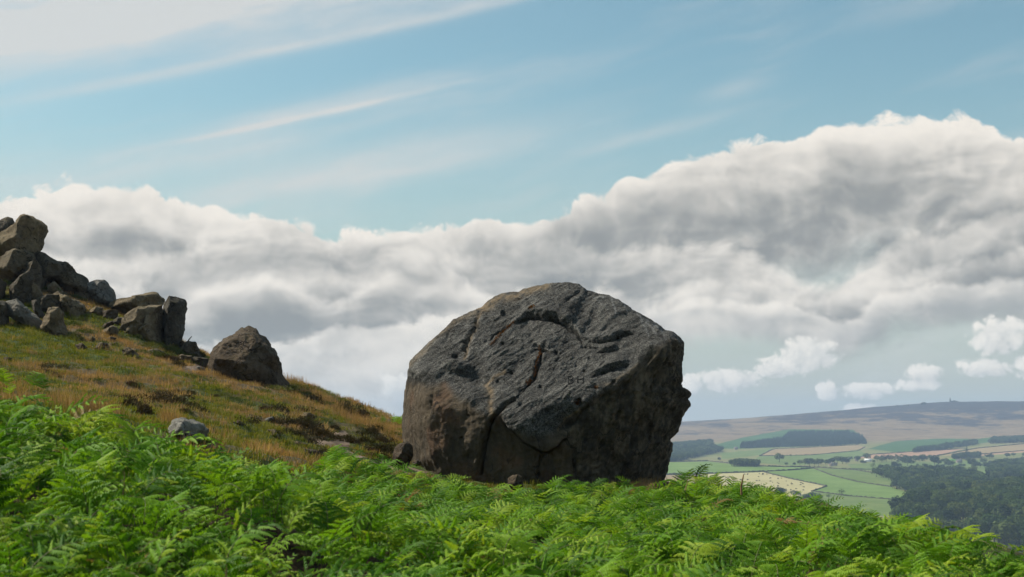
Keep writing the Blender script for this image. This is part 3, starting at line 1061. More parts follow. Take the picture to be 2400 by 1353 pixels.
crack = k.sstep(0.010, 0.0, cr_) * k.sstep(0.45, 0.55, k.noise(pos, 0.5, 2))
c = k.mix(crack * 0.8, c, (0.010, 0.009, 0.008))
c = k.mix(tn * k.sstep(0.30, 0.60, b), c, (0.23, 0.165, 0.095))
c = k.mix(k.m('MULTIPLY', pl, k.sstep(0.35, 0.6, g)), c, (0.33, 0.33, 0.32))
lich = k.sstep(0.62, 0.70, k.noise(pos, 12.0, 3, 0.7)) * up * 0.4
c = k.mix(lich, c, (0.22, 0.22, 0.20))
principled(k, out, c, 0.9, b * 1.4 + g * 1.0 + a + bed * up * 1.6, 0.95, 0.09, 0.25)
MAT_CALF = m
loc = np.array([V[:, 0].mean(), V[:, 1].mean(), -1.9])
calf = obj_np('giant_boulder', V - loc, [F, T], [MAT_CALF], smooth=True,
              attrs={'upper': ('FLOAT', 'POINT', upper), 'right': ('FLOAT', 'POINT', right), 'tan': ('FLOAT', 'POINT', tanm), 'pale': ('FLOAT', 'POINT', np.clip(pale, 0, 1))})
calf.location = loc
tag(calf, 'giant dark gritstone boulder with weathered grey face standing behind the bracken', 'boulder')

# things growing on and cut into the face
calf_bvh = BVHTree.FromPolygons([tuple(q) for q in V], [tuple(q) for q in F] + [tuple(q) for q in T])


def on_calf(zx, zy):
    px, py = Z1(zx, zy)
    d = Vector(at(px, py, 1.0)).normalized()
    h = calf_bvh.ray_cast(Vector((0, 0, 0)), d)
    return (h[0], h[1]) if h[0] is not None else (None, None)


m, k, out = new_mat('carved_groove')
principled(k, out, (0.012, 0.012, 0.012), 1.0, spec=0.0)
MAT_CARVE = m
LET = {'B': [[(1073, 630), (1071, 676)], [(1073, 631), (1092, 630), (1101, 637), (1094, 650), (1076, 653)], [(1076, 653), (1098, 656), (1103, 665), (1094, 675), (1071, 677)]],
       'H': [[(1131, 630), (1127, 672)], [(1166, 630), (1161, 672)], [(1129, 650), (1163, 648)]]}
for ch, lines in LET.items():
    Vv, Ff = [], []
    for ln in lines:
        fine = []
        for (x0, y0), (x1, y1) in zip(ln[:-1], ln[1:]):
            for t in np.linspace(0, 1, 7, endpoint=False):
                fine.append((x0 + (x1 - x0) * t, y0 + (y1 - y0) * t))
        fine.append(ln[-1])
        prev = None
        for i, (x, y) in enumerate(fine):
            x2, y2 = fine[min(i + 1, len(fine) - 1)]
            x3, y3 = fine[max(i - 1, 0)]
            tx, ty = x2 - x3, y2 - y3
            L_ = math.hypot(tx, ty) + 1e-9
            w_ = 2.3
            row_ = []
            for s_ in (-1, 1):
                h, nn = on_calf(x - ty / L_ * w_ * s_, y + tx / L_ * w_ * s_)
                if h is None:
                    row_ = None
                    break
                Vv.append(np.array(h + nn * 0.012) - loc)
                row_.append(len(Vv) - 1)
            if row_ and prev:
                Ff.append((prev[0], prev[1], row_[1], row_[0]))
            prev = row_
    if Ff:
        o = obj_np('carved_letter', np.array(Vv), np.array(Ff), [MAT_CARVE], parent=calf)
        o['label'] = 'carved letter ' + ch

MAT_MOSS = leaf_mat('rusty_dry_moss', [(0.10, 0.042, 0.015), (0.14, 0.060, 0.020), (0.12, 0.075, 0.030)], 0.8, 0.2)
for line, w_, n_, nm in (([(742, 296), (700, 335), (655, 375), (598, 438)], 4, 170, 'moss_streak'), ([(893, 445), (900, 490), (885, 520), (872, 560), (872, 610), (862, 630)], 5, 190, 'moss_streak'),
                         ([(845, 655), (822, 672)], 6, 60, 'moss_tuft'), ([(1125, 800), (1132, 780)], 8, 90, 'moss_tuft'), ([(835, 212), (862, 205)], 6, 60, 'moss_tuft'), ([(1235, 692), (1245, 700)], 5, 40, 'moss_tuft')):
    Vv, Ff = [], []
    L_ = np.array(line, float)
    for i in range(n_):
        t = rng.uniform(0, len(L_) - 1.001)
        a_, f_ = int(t), t - int(t)
        q = L_[a_] * (1 - f_) + L_[a_ + 1] * f_ + rng.normal(size=2) * w_ * (0.35 + 0.65 * abs(math.sin(t * 5)))
        h, nn = on_calf(*q)
        if h is None:
            continue
        d = np.array(nn) * 0.6 + rng.normal(size=3) * 0.5 + np.array([0, 0, 0.25])
        d /= np.linalg.norm(d)
        s_ = np.cross(d, rng.normal(size=3))
        s_ /= np.linalg.norm(s_)
        b_ = np.array(h) - loc
        ln = rng.uniform(0.04, 0.10)
        j = len(Vv)
        Vv += [b_ - s_ * 0.016, b_ + s_ * 0.016, b_ + d * ln]
        Ff.append((j, j + 1, j + 2))
    if Ff:
        o = obj_np(nm, np.array(Vv), np.array(Ff), [MAT_MOSS], parent=calf)
        o['label'] = 'rust orange moss growing in a crevice of the face'
        o['kind'] = 'stuff'

# ------------------------------------------------------------------ the crag and loose stones on the hillside (outlines in enlarged-photograph units)
A2 = lambda pts: [(x / 3.656, 490 + y / 3.656) for x, y in pts]
A3 = lambda pts: [(380 + x / 3.47, 740 + y / 3.47) for x, y in pts]
slab = [(-.55, -.8, .25, .80), (.75, -.65, .05, .70), (.3, -.2, .93, .9), (-.3, -.1, .95, .95), (0, 1, 0, 1), (1, 0, 0, 1), (-1, 0, 0, 1), (0, 0, -1, 1), (-.2, -.85, -.5, .9)]
block = [(-.62, -.72, .3, .72), (.35, -.93, 0, .78), (.9, -.2, .1, .95), (0, 0, 1, .95), (0, 1, 0, 1), (-1, 0, .1, .95), (0, 0, -1, 1), (-.4, -.2, .9, .9)]
round_ = [(-.5, -.75, .45, .80), (.6, -.75, .15, .80), (.1, -.5, -.8, .85), (.5, 0, .85, .92), (-.6, 0, .8, .95), (0, 1, 0, 1), (1, 0, 0, 1), (-1, 0, 0, 1), (0, 0, -1, 1), (0, -.2, .98, .95)]
ROCKS = [
    # name, outline, label, material, distance (None = where its foot meets the hill), shape, depth
    ('crag_block', A2([(-180, 330), (-150, 180), (-60, 120), (0, 95), (70, 70), (110, 85), (130, 120), (100, 240), (40, 420), (-60, 500), (-160, 450)]), 'dark mossy crag block at the picture edge behind the tall tilted slab', MAT_DARK, 82, block, 2.4),
    ('crag_slab', A2([(-60, 330), (0, 235), (60, 185), (130, 112), (178, 52), (205, 44), (238, 46), (300, 86), (360, 112), (413, 142), (411, 200), (388, 262), (382, 310), (347, 382), (312, 450), (260, 470), (200, 480), (110, 450), (20, 470), (-60, 440)]),
     'tall tilted slab crowning the crag, highest of the rocks', MAT_ROCK, 78, slab, 2.0),
    ('crag_boulder', A2([(-30, 520), (15, 440), (70, 390), (130, 362), (200, 370), (255, 400), (292, 465), (265, 510), (200, 555), (150, 600), (105, 632), (60, 615), (20, 575), (-20, 545)]), 'brown wedge-shaped boulder jammed under the tall tilted slab', MAT_ROCK, 75.5, round_, 1.5),
    ('crag_boulder', A2([(300, 470), (322, 425), (345, 396), (400, 408), (500, 458), (570, 470), (620, 520), (655, 560), (700, 580), (732, 632), (722, 672), (690, 688), (620, 696), (560, 702), (500, 645), (420, 610), (330, 570)]),
     'long rounded dark boulder sloping down beside the tall tilted slab', MAT_DARK, 77, round_, 1.9),
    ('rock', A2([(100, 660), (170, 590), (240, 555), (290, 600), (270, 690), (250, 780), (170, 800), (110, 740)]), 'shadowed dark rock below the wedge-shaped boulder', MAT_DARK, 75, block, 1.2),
    ('rock', A2([(215, 560), (240, 490), (300, 440), (360, 520), (420, 610), (400, 660), (330, 690), (250, 650)]), 'added dark rock standing in for the shadow under the long rounded boulder', MAT_DARK, 77, block, 1.3),  # added rock: its dark stone stands in for shadow and closes the gap
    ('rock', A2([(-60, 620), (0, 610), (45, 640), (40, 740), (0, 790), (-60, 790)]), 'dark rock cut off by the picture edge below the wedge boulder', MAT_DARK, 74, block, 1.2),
    ('rock', A2([(262, 560), (300, 600), (360, 620), (415, 640), (410, 668), (350, 655), (290, 640), (255, 610)]), 'thin grey ledge of stone tucked under the long rounded boulder', MAT_ROCK, 75, slab, .8),
    ('rock', A2([(236, 735), (262, 700), (258, 622), (300, 650), (345, 700), (385, 742), (345, 785), (280, 800), (240, 775)]), 'pale grey angular rock above the dark hollow of the crag', MAT_ROCK, 72.5, slab, .9),
    ('rock', A2([(320, 800), (340, 765), (400, 748), (490, 748), (525, 800), (542, 880), (500, 905), (430, 900), (360, 880), (320, 840)]), 'dark blocky boulder in the middle of the crag', MAT_DARK, 71, block, 1.1),
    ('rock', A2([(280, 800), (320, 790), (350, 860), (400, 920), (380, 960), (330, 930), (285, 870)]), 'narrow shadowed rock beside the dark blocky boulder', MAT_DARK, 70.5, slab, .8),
    ('rock', A2([(455, 745), (510, 730), (570, 758), (640, 785), (705, 822), (722, 852), (716, 900), (650, 922), (560, 915), (530, 850), (500, 790)]), 'greenish slab sloping down to the grass', MAT_ROCK, 70.5, slab, 1.2),
    ('rock', A2([(410, 655), (470, 628), (540, 700), (520, 720), (470, 725), (420, 705)]), 'small olive stone under the long rounded boulder', MAT_ROCK, 74, block, .7),
    ('rock', A2([(610, 705), (700, 680), (755, 735), (772, 792), (740, 800), (690, 765), (640, 742)]), 'low dark stone between the long boulder and the spotted one', MAT_DARK, 75, round_, .8),
    ('spotted_boulder', A2([(742, 690), (738, 655), (790, 640), (838, 630), (885, 625), (918, 650), (962, 708), (971, 755), (968, 790), (932, 815), (850, 826), (795, 806), (765, 750)]),
     'boulder speckled with white lichen and two dark eye-like holes', MAT_PALE, 75, round_, 1.1),
    ('rock', A2([(58, 850), (75, 812), (150, 794), (190, 830), (252, 882), (330, 930), (362, 972), (352, 1032), (300, 1012), (200, 965), (130, 935), (62, 900)]), 'long light grey slab slanting along the foot of the crag', MAT_PALE, 66.5, slab, 1.1),
    ('rock', A2([(-80, 810), (0, 800), (50, 812), (70, 900), (62, 990), (20, 1010), (-80, 1010)]), 'dark rock at the picture edge at the foot of the crag', MAT_DARK, 66, block, 1.2),
    ('rock', A2([(358, 1000), (392, 932), (430, 870), (500, 864), (532, 900), (540, 980), (566, 1030), (560, 1075), (520, 1092), (440, 1080), (380, 1050)]), 'upright grey boulder at the foot of the crag', MAT_ROCK, 66.5, block, .9),
    ('rock', A2([(775, 885), (785, 860), (820, 840), (880, 846), (884, 880), (852, 912), (795, 905)]), 'grey stone in the grass below the spotted boulder', MAT_ROCK, 73, round_, .6),
    ('rock', A2([(876, 895), (885, 876), (940, 868), (995, 872), (1006, 912), (990, 942), (910, 950), (880, 925)]), 'flat-topped tan stone below the long flat slab', MAT_BROWN, 73, block, .6),
    ('rock', A2([(858, 1025), (900, 985), (962, 958), (975, 985), (930, 1010), (885, 1040)]), 'low tan stone beside a darker one under the flat-topped stone', MAT_BROWN, 72, slab, .5),
    ('rock', A2([(960, 965), (1010, 932), (1068, 940), (1075, 985), (1040, 1005), (985, 1000)]), 'dark wedge stone just left of the leaning block', MAT_DARK, 72, slab, .6),
    ('rock', A2([(868, 1065), (900, 1035), (960, 1003), (1004, 1012), (1012, 1050), (985, 1082), (930, 1094), (880, 1084)]), 'rounded stone lying below the dark wedge stone', MAT_ROCK, 70, round_, .6),
    ('flat_slab', A2([(935, 815), (1000, 780), (1090, 760), (1180, 740), (1290, 722), (1352, 719), (1392, 748), (1402, 800), (1382, 850), (1250, 872), (1100, 888), (1020, 890), (952, 864)]), 'long flat slab of rock on the skyline behind the leaning block', MAT_ROCK, 75.5, slab, 1.4),
    ('rock', A2([(1040, 1050), (1050, 1000), (1072, 950), (1092, 902), (1150, 864), (1262, 848), (1372, 828), (1340, 900), (1260, 980), (1160, 1060), (1090, 1068)]), 'tilted rock wedged behind the leaning block', MAT_ROCK, 72.5, slab, 1.0),
    ('leaning_block', A2([(1128, 1050), (1150, 1005), (1215, 930), (1290, 862), (1385, 848), (1412, 870), (1412, 1000), (1400, 1140), (1372, 1165), (1300, 1160), (1215, 1155), (1170, 1112)]), 'large leaning tan block with a flat lit face', MAT_ROCK, 70.5, slab, 1.3),
    ('upright_block', A2([(1392, 870), (1400, 800), (1440, 742), (1470, 737), (1512, 742), (1580, 780), (1600, 810), (1603, 880), (1600, 915), (1582, 992), (1556, 1082), (1535, 1160), (1515, 1185), (1440, 1165), (1395, 1145), (1385, 1000)]),
     'upright dark block with a rounded cracked head on the skyline', MAT_DARK, 71, block, 1.4),
    ('rock', A2([(750, 1105), (790, 1085), (822, 1112), (810, 1142), (765, 1136)]), 'small grey stone half sunk in grass below the crag', MAT_ROCK, None, round_, None),
    ('rock', A2([(800, 1192), (835, 1148), (880, 1140), (928, 1150), (934, 1182), (890, 1216), (820, 1218)]), 'rounded grey stone in the middle of the stony slope', MAT_ROCK, None, round_, None),
    ('rock', A2([(888, 1124), (950, 1090), (1000, 1102), (995, 1138), (915, 1144)]), 'flat tan stone above the rounded grey stone', MAT_BROWN, None, slab, None),
    ('rock', A2([(930, 1150), (1000, 1140), (1020, 1165), (960, 1175)]), 'thin flat stone beside the rounded grey stone', MAT_ROCK, None, slab, None),
    ('rock', A2([(1040, 1202), (1100, 1184), (1160, 1222), (1212, 1262), (1150, 1272), (1062, 1242)]), 'slanting grey stone below the leaning block', MAT_ROCK, None, slab, None),
    ('rock', A2([(640, 1162), (700, 1146), (762, 1192), (752, 1224), (682, 1212)]), 'pale brown stone in straw grass below the crag', MAT_BROWN, None, round_, None),
    ('rock', A2([(1240, 1228), (1300, 1200), (1400, 1215), (1420, 1240), (1320, 1262)]), 'flat mossy stone below the upright block', MAT_ROCK, None, slab, None),
    ('rock', A2([(1545, 1205), (1575, 1170), (1605, 1148), (1668, 1148), (1698, 1200), (1718, 1252), (1650, 1268), (1560, 1240)]), 'dark triangular stone on the skyline beside the dead stick', MAT_DARK, 71, block, .8),
    ('rock', A2([(1530, 1150), (1560, 1130), (1590, 1150), (1590, 1180), (1545, 1185)]), 'small tan stone behind the dark triangular one', MAT_BROWN, 72.5, round_, .5),
    ('rock', A2([(20, 1280), (60, 1265), (110, 1275), (95, 1310), (30, 1312)]), 'small brown stone in the grass at the picture edge', MAT_BROWN, None, round_, None),
    ('rock', A2([(1470, 1290), (1560, 1250), (1640, 1262), (1600, 1300), (1500, 1315)]), 'flat stone in the turf below the dark triangular stone', MAT_ROCK, None, slab, None),
    ('pyramid_boulder', A3([(376, 395), (386, 320), (412, 268), (440, 232), (500, 190), (580, 150), (620, 120), (652, 104), (700, 94), (742, 91), (782, 112), (830, 182), (870, 225), (902, 262), (952, 335), (980, 400), (990, 450), (1018, 505), (1032, 562),
                            (900, 600), (700, 560), (500, 540), (392, 480)]), 'brown pyramid-shaped boulder standing alone on the skyline', MAT_BROWN, 70.5,
     [(-.25, -.85, .45, .74), (-.7, -.35, .62, .78), (.75, -.2, .62, .78), (.45, -.85, .25, .80), (0, 1, .2, .9), (0, 0, -1, 1), (1, 0, 0, 1), (-1, 0, 0, 1)], 1.7),
    ('rock', A3([(210, 352), (290, 338), (372, 346), (374, 400), (300, 408), (235, 388)]), 'dark ledge of rock just left of the pyramid boulder', MAT_DARK, None, slab, None),
    ('rock', A3([(235, 425), (300, 410), (350, 425), (330, 445), (250, 445)]), 'small pale flat stone below the dark ledge', MAT_PALE, None, slab, None),
    ('rock', A3([(105, 340), (160, 318), (215, 330), (200, 352), (130, 356)]), 'flat stone between the upright block and the pyramid boulder', MAT_ROCK, None, slab, None),
    ('lichen_stone', A3([(58, 905), (68, 880), (92, 852), (160, 843), (260, 853), (330, 888), (372, 932), (350, 1000), (200, 1030), (100, 1010), (66, 950)]), 'pale lichen-covered stone poking out above the bracken', MAT_PALE, None, round_, .75),
    ('rock', A3([(1108, 815), (1150, 785), (1212, 790), (1252, 816), (1225, 845), (1130, 842)]), 'rounded grey stone among heather right of the pyramid boulder', MAT_ROCK, None, round_, None),
    ('rock', A3([(808, 852), (860, 828), (905, 818), (922, 846), (872, 872)]), 'pale sloping stone in the heather below the pyramid boulder', MAT_PALE, None, slab, None),
    ('rock', A3([(560, 862), (640, 848), (684, 880), (620, 896)]), 'flat brown stone on a bare patch of the slope', MAT_BROWN, None, slab, None),
    ('rock', A3([(1036, 1012), (1100, 1016), (1182, 1040), (1176, 1062), (1092, 1056), (1040, 1034)]), 'thin grey ledge of stone just above the bracken', MAT_ROCK, None, slab, None),
    ('rock', A3([(1066, 1102), (1120, 1072), (1282, 1108), (1256, 1146), (1120, 1140)]), 'dark ledge of stone at the upper edge of the bracken', MAT_DARK, None, slab, None),
    ('rock', A3([(850, 920), (920, 930), (990, 1000), (940, 990), (880, 960)]), 'sloping grey stone sunk in the heather bank', MAT_ROCK, None, slab, None),
    ('rock', A3([(1396, 1202), (1448, 1170), (1540, 1158), (1562, 1190), (1482, 1218)]), 'grey stone lying in the sandy path', MAT_ROCK, None, round_, None),
    ('rock', A3([(1748, 1212), (1800, 1192), (1932, 1172), (1925, 1200), (1850, 1222), (1762, 1228)]), 'long low stone at the path beside the giant boulder', MAT_BROWN, None, slab, None),
    ('rock', A3([(1876, 1180), (1880, 1130), (1900, 1085), (1935, 1045), (1985, 1030), (2030, 1060), (2040, 1130), (2000, 1190), (1930, 1200)]), 'tan upright stone leaning on the left foot of the giant boulder', MAT_BROWN, 46.2, round_, .5),
    ('rock', [(1188, 1134), (1192, 1122), (1202, 1114), (1214, 1112), (1224, 1120), (1226, 1136), (1206, 1146)], 'small brown stone at the bracken edge in front of the giant boulder', MAT_BROWN, 43.0, round_, .25),
    ('rock', A3([(2040, 1190), (2075, 1170), (2105, 1185), (2100, 1215), (2050, 1220)]), 'small tan stone against the base of the giant boulder', MAT_BROWN, 44.6, round_, .3),
]
for i, (nm, ol, lab, mt, Yd, pl_, dp) in enumerate(ROCKS):
    if Yd and Yd > 60:                       # stones of the crag: set where the hill passes behind their feet
        q_ = np.array(ol)
        foot = q_[np.argmax(q_[:, 1])]
        Yd = hit_near(foot[0], foot[1] - 3)[1] - 0.35 * dp
    w_ = np.ptp(np.array(ol)[:, 0])
    if Yd and Yd > 60 and 'pyramid' not in nm and 'slab' not in nm and 'block' not in nm:      # tightly stacked pile
        q_ = np.array(ol)
        ol = (q_ - q_.mean(0)) * 1.16 + q_.mean(0)
    big_ = w_ > 45
    boulder(nm, ol, lab, Y=Yd, depth=dp, mat=mt, seed=100 + i, planes=pl_, nphi=120 if big_ else 44, nth=64 if big_ else 22, rough=0.10 if big_ else 0.09, strata=0.045 if 'pyramid' in nm else (0.035 if big_ else 0.0), p=60 if big_ else 24,
            pits=[(815 / 3.656, 490 + 703 / 3.656, 2.6, .16), (870 / 3.656, 490 + 697 / 3.656, 3.0, .18), (840 / 3.656, 490 + 760 / 3.656, 1.6, .08)] if 'spotted' in nm else (), sink=0.05 if (Yd and i < 4) else (0.18 if Yd else 0.45), cat='boulder' if w_ > 60 else 'rock')

m, k, out = new_mat('dead_grey_wood')
pos = k.n('ShaderNodeNewGeometry').outputs['Position']
principled(k, out, k.ramp(k.noise(k.vm('MULTIPLY', pos, (20, 20, 3)), 1, 3), [(0.3, (0.05, 0.042, 0.034)), (0.7, (0.16, 0.14, 0.12))]), 0.9)
MAT_WOOD = m


def tube(pts, radii, n=6):
    pts = np.array(pts, float)
    V_, F_ = [], []
    for i, (q, r_) in enumerate(zip(pts, radii)):
        t = pts[min(i + 1, len(pts) - 1)] - pts[max(i - 1, 0)]
        t /= np.linalg.norm(t) + 1e-9
        a_ = np.cross(t, [0.3, 1, 0.2])
        a_ /= np.linalg.norm(a_)
        b_ = np.cross(t, a_)
        for j in range(n):
            an = 2 * math.pi * j / n
            V_.append(q + (a_ * math.cos(an) + b_ * math.sin(an)) * r_)
    for i in range(len(pts) - 1):
        for j in range(n):
            F_.append((i * n + j, i * n + (j + 1) % n, (i + 1) * n + (j + 1) % n, (i + 1) * n + j))
    return np.array(V_), np.array(F_)


def stick(name, pix_pts, Y, r0, label, cat, mat):
    P = np.array([at(x, y, Y) for x, y in pix_pts])
    Vv, Ff = tube(P - P[0], np.linspace(r0, r0 * 0.45, len(P)))
    o = obj_np(name, Vv, Ff, [mat], smooth=True)
    o.location = P[0]
    return tag(o, label, cat)


stick('dead_stick', A2([(1600, 1170), (1612, 1130), (1625, 1112), (1643, 1092)]), 71.3, 0.045, 'thin dead stick leaning on the skyline beside the dark triangular stone', 'stick', MAT_WOOD)

# ------------------------------------------------------------------ bracken
MAT_FROND = leaf_mat('bracken_green', [(0.030, 0.092, 0.007), (0.062, 0.165, 0.009), (0.098, 0.228, 0.012), (0.138, 0.276, 0.015), (0.225, 0.325, 0.028)], 0.6, 0.36, dead=(0.012, (0.20, 0.15, 0.05)), spec=0.14)
m, k, out = new_mat('bracken_stalk')
pos = k.n('ShaderNodeNewGeometry').outputs['Position']
principled(k, out, k.ramp(k.noise(pos, 3.0, 2), [(0.35, (0.085, 0.12, 0.03)), (0.65, (0.16, 0.13, 0.05))]), 0.6)
MAT_STALK = m
m, k, out = new_mat('dead_bracken')
pos = k.n('ShaderNodeNewGeometry').outputs['Position']
principled(k, out, k.ramp(k.noise(pos, 4.0, 2), [(0.35, (0.14, 0.075, 0.035)), (0.65, (0.26, 0.16, 0.085))]), 0.8)
MAT_DEAD = m


def frond(seed, length=1.3, stalk=0.35, droop=1.0, pairs=9, maxpin=0.38, hang=0.7):
    """one bracken frond: an arching stalk carrying pairs of side leaves, each a comb of hanging leaflets"""
    g = np.random.default_rng(seed)
    n = 40
    s = np.linspace(0, 1, n)
    th = math.radians(4) + math.radians(80) * droop * sst(0.12, 0.9, s) ** 1.1 + math.radians(30) * droop * sst(.7, 1, s)
    yaw = (g.normal() * 0.35) * s ** 2
    ds = length / (n - 1)
    dirs = np.stack([np.sin(th) * np.cos(yaw), np.sin(th) * np.sin(yaw), np.cos(th)], -1)
    path = np.vstack([[0, 0, 0], np.cumsum(dirs[:-1] * ds, 0)])
    V_, F_, tip = [], [], []
    roll = g.normal() * 0.3
    DOWN = np.array([0, 0, -1.0])

    def comb(p0, out_, up, plen, t, sag, fwd):
        m_ = max(3, int(plen / 0.026))
        q_ = p0.copy()
        for j in range(m_):
            u = (j + 0.5) / m_
            pd = out_ + DOWN * (u ** 1.4) * 0.75 * sag + fwd * u * 0.2
            pd /= np.linalg.norm(pd)
            step = plen / m_
            fw = np.cross(pd, up)
            fw /= np.linalg.norm(fw) + 1e-9
            ll = (0.215 * plen * (1 - u) ** 0.6 * min(1, .55 + u * 3) + 0.010) * g.uniform(0.85, 1.12)
            ll = min(ll, 0.082)
            w_ = step * 0.60
            for s2 in (-1, 1):
                hg_ = hang * g.uniform(0.75, 1.25)
                ld = fw * s2 * (1.0 - 0.35 * hg_) + DOWN * hg_ * 0.75 + pd * 0.38
                ld /= np.linalg.norm(ld)
                l2 = fw * s2 * (1.0 - 0.6 * hg_) + DOWN * hg_ * 1.25 + pd * 0.30
                l2 /= np.linalg.norm(l2)
                mid = q_ + ld * ll * 0.5
                end = mid + l2 * ll * 0.5
                k0 = len(V_)
                V_.extend([q_ - pd * w_ * 0.75, q_ + pd * w_ * 0.85, mid + pd * w_ * 0.72, mid - pd * w_ * 0.55, end])
                F_.append((k0, k0 + 1, k0 + 2, k0 + 3))
                T3.append((k0 + 3, k0 + 2, k0 + 4))
                tt = 0.2 * t + 0.55 * u ** 2 * (0.5 + t) + 0.2 * max(0, t - .7)
                tip.extend([tt, tt, tt + .1, tt + .1, tt + .25])
            q_ = q_ + pd * step
    T3 = []
    cuts = [0]
    for i in range(pairs):
        t = (i + 0.2) / pairs
        sp = stalk + (1 - stalk) * t ** 0.9
        p0 = np.array([np.interp(sp, s, path[:, q]) for q in range(3)])
        d0 = np.array([np.interp(sp, s, dirs[:, q]) for q in range(3)])
        d0 /= np.linalg.norm(d0)
        side = np.cross(d0, [0, 0, 1.0])
        side /= np.linalg.norm(side) + 1e-9
        up = np.cross(side, d0)
        side, up = side * math.cos(roll) + up * math.sin(roll), up * math.cos(roll) - side * math.sin(roll)
        plen = maxpin * (1 - t) ** 0.8 * (0.85 + 0.15 * min(1, t * 6)) * g.uniform(0.85, 1.12) + 0.03
        for sg in (-1, 1):
            out_ = side * sg * math.cos(math.radians(25)) + d0 * math.sin(math.radians(25)) + up * (0.22 + g.normal() * 0.14)
            out_ /= np.linalg.norm(out_)
            comb(p0, out_, up, plen, t, g.uniform(0.5, 1.4) * droop, d0)
            cuts.append(len(V_))
    st, sf = tube(path[::3], np.linspace(0.0075, 0.0016, len(path[::3])), 5)
    return np.array(V_), [np.array(F_), np.array(T3)], np.clip(np.array(tip), 0, 1), st, sf, cuts


FR = []
for i, (ln, st_, dr, pr, mp, hg_) in enumerate(((1.30, .30, 1.0, 9, .40, .7), (1.22, .28, .85, 9, .36, .9), (1.42, .30, 1.2, 10, .42, .8), (1.12, .26, .72, 8, .34, .5), (1.35, .28, 1.35, 9, .38, 1.0), (1.18, .34, .95, 8, .34, .6),
                                                (1.0, .22, .55, 8, .28, .45), (1.25, .2, 1.5, 9, .36, .85), (1.3, .3, 1.1, 10, .36, 1.0))):
    v_, f_, tp_, sv, sf, cuts = frond(300 + i, ln, st_, dr, pr, mp, hg_)
    blade = mesh_np('foliage', v_, f_, [MAT_FROND], attrs={'tip': ('FLOAT', 'POINT', tp_)})
    stem = mesh_np('stalk', sv, sf, [MAT_STALK], smooth=True)
    nf = len(f_[0]) + len(f_[1])
    both = mesh_np('bracken_mix', np.vstack([v_, sv]), [f_[0], f_[1], sf + len(v_)], [MAT_FROND, MAT_STALK], fmat=np.r_[np.zeros(nf), np.ones(len(sf))], attrs={'tip': ('FLOAT', 'POINT', np.r_[tp_, np.zeros(len(sv))])})
    side = []
    for c0, c1 in zip(cuts[:-1], cuts[1:]):
        fs = [q[(q[:, 0] >= c0) & (q[:, 0] < c1)] - c0 for q in f_]
        side.append(mesh_np('side_leaf', v_[c0:c1], fs, [MAT_FROND], attrs={'tip': ('FLOAT', 'POINT', tp_[c0:c1])}))
    FR.append((blade, stem, bpy.data.objects.new('bracken_source', both), side))

lim_px = [-500, 0, 300, 500, 640, 700, 760, 830, 900, 1000, 1150, 1300, 1480, 1560, 1640, 1760, 1900, 2050, 2200, 2400, 2900]
lim_Y = [19, 18.5, 19.5, 22, 21, 25, 36, 42, 44.8, 44.6, 44.2, 44.2, 44.0, 44.6, 46, 42, 38, 34, 30, 28, 24]
fg = np.random.default_rng(42)
cand = []
y = 5.6
while y < 46:
    sp = 0.235 + 0.0018 * y
    n = int(1.0 * y / sp)
    u = np.linspace(-0.44, 0.56, n)
    x = u * y + fg.normal(size=n) * sp * 0.42
    yy = y + fg.normal(size=n) * sp * 0.42
    cand.append(np.c_[x, yy])
    y += sp
cand = np.vstack(cand)
cpx = cand[:, 0] / cand[:, 1] * FPX + 1200
ok = (cand[:, 1] < np.interp(cpx, lim_px, lim_Y) + perlin2(cand[:, 0], cand[:, 1], 0.5, 51, 2) * 1.2)
# thinner where the path edge and stones show
ok &= fg.random(len(cand)) < np.clip(0.80 + 1.5 * perlin2(cand[:, 0], cand[:, 1], 0.75, 52, 2), 0.12, 1)
cand = cand[ok]
# an understorey of shorter fronds so that little ground shows
ns = int(len(cand) * 0.45)
low_ = cand[fg.choice(len(cand), ns, replace=False, p=(1 / cand[:, 1]) / (1 / cand[:, 1]).sum())] + fg.normal(size=(ns, 2)) * 0.2
n_tall = len(cand)
cand = np.vstack([cand, low_])
short = np.r_[np.ones(n_tall), np.full(ns, 0.6)]
extra = np.array([hit_near(x, y)[:2] for x, y in ((918, 1000), (926, 1000), (933, 1002), (5, 922), (30, 928), (60, 934), (15, 930))])
extra = np.vstack([extra + fg.normal(size=extra.shape) * .3 for _ in range(2)])
cand = np.vstack([cand, extra])
short = np.r_[short, np.ones(len(extra))]
cz = ground_at(cand[:, 0], cand[:, 1])
n = len(cand)
yaw = fg.normal(-0.5, 1.5, n)
tilt = fg.normal(0, 0.11, (n, 2))
scl = fg.uniform(0.50, 0.88, n) * (1 + 0.22 * perlin2(cand[:, 0], cand[:, 1], 0.7, 53, 2))
scl *= short
# taller, upright clumps where the photograph shows them
for px, Y, rad, f in ((2110, 17, 1.0, 1.22), (1640, 37.5, 1.6, 1.15), (500, 14.5, 1.2, 1.12), (150, 16, 1.4, 1.12), (1330, 42, 1.4, 1.05)):
    c_ = at(px, 1000, Y)
    d = np.hypot(cand[:, 0] - c_[0], cand[:, 1] - c_[1])
    scl *= 1 + (f - 1) * np.exp(-(d / rad) ** 2)
idx = fg.integers(0, len(FR), n)
pts = np.c_[cand, cz - 0.03]
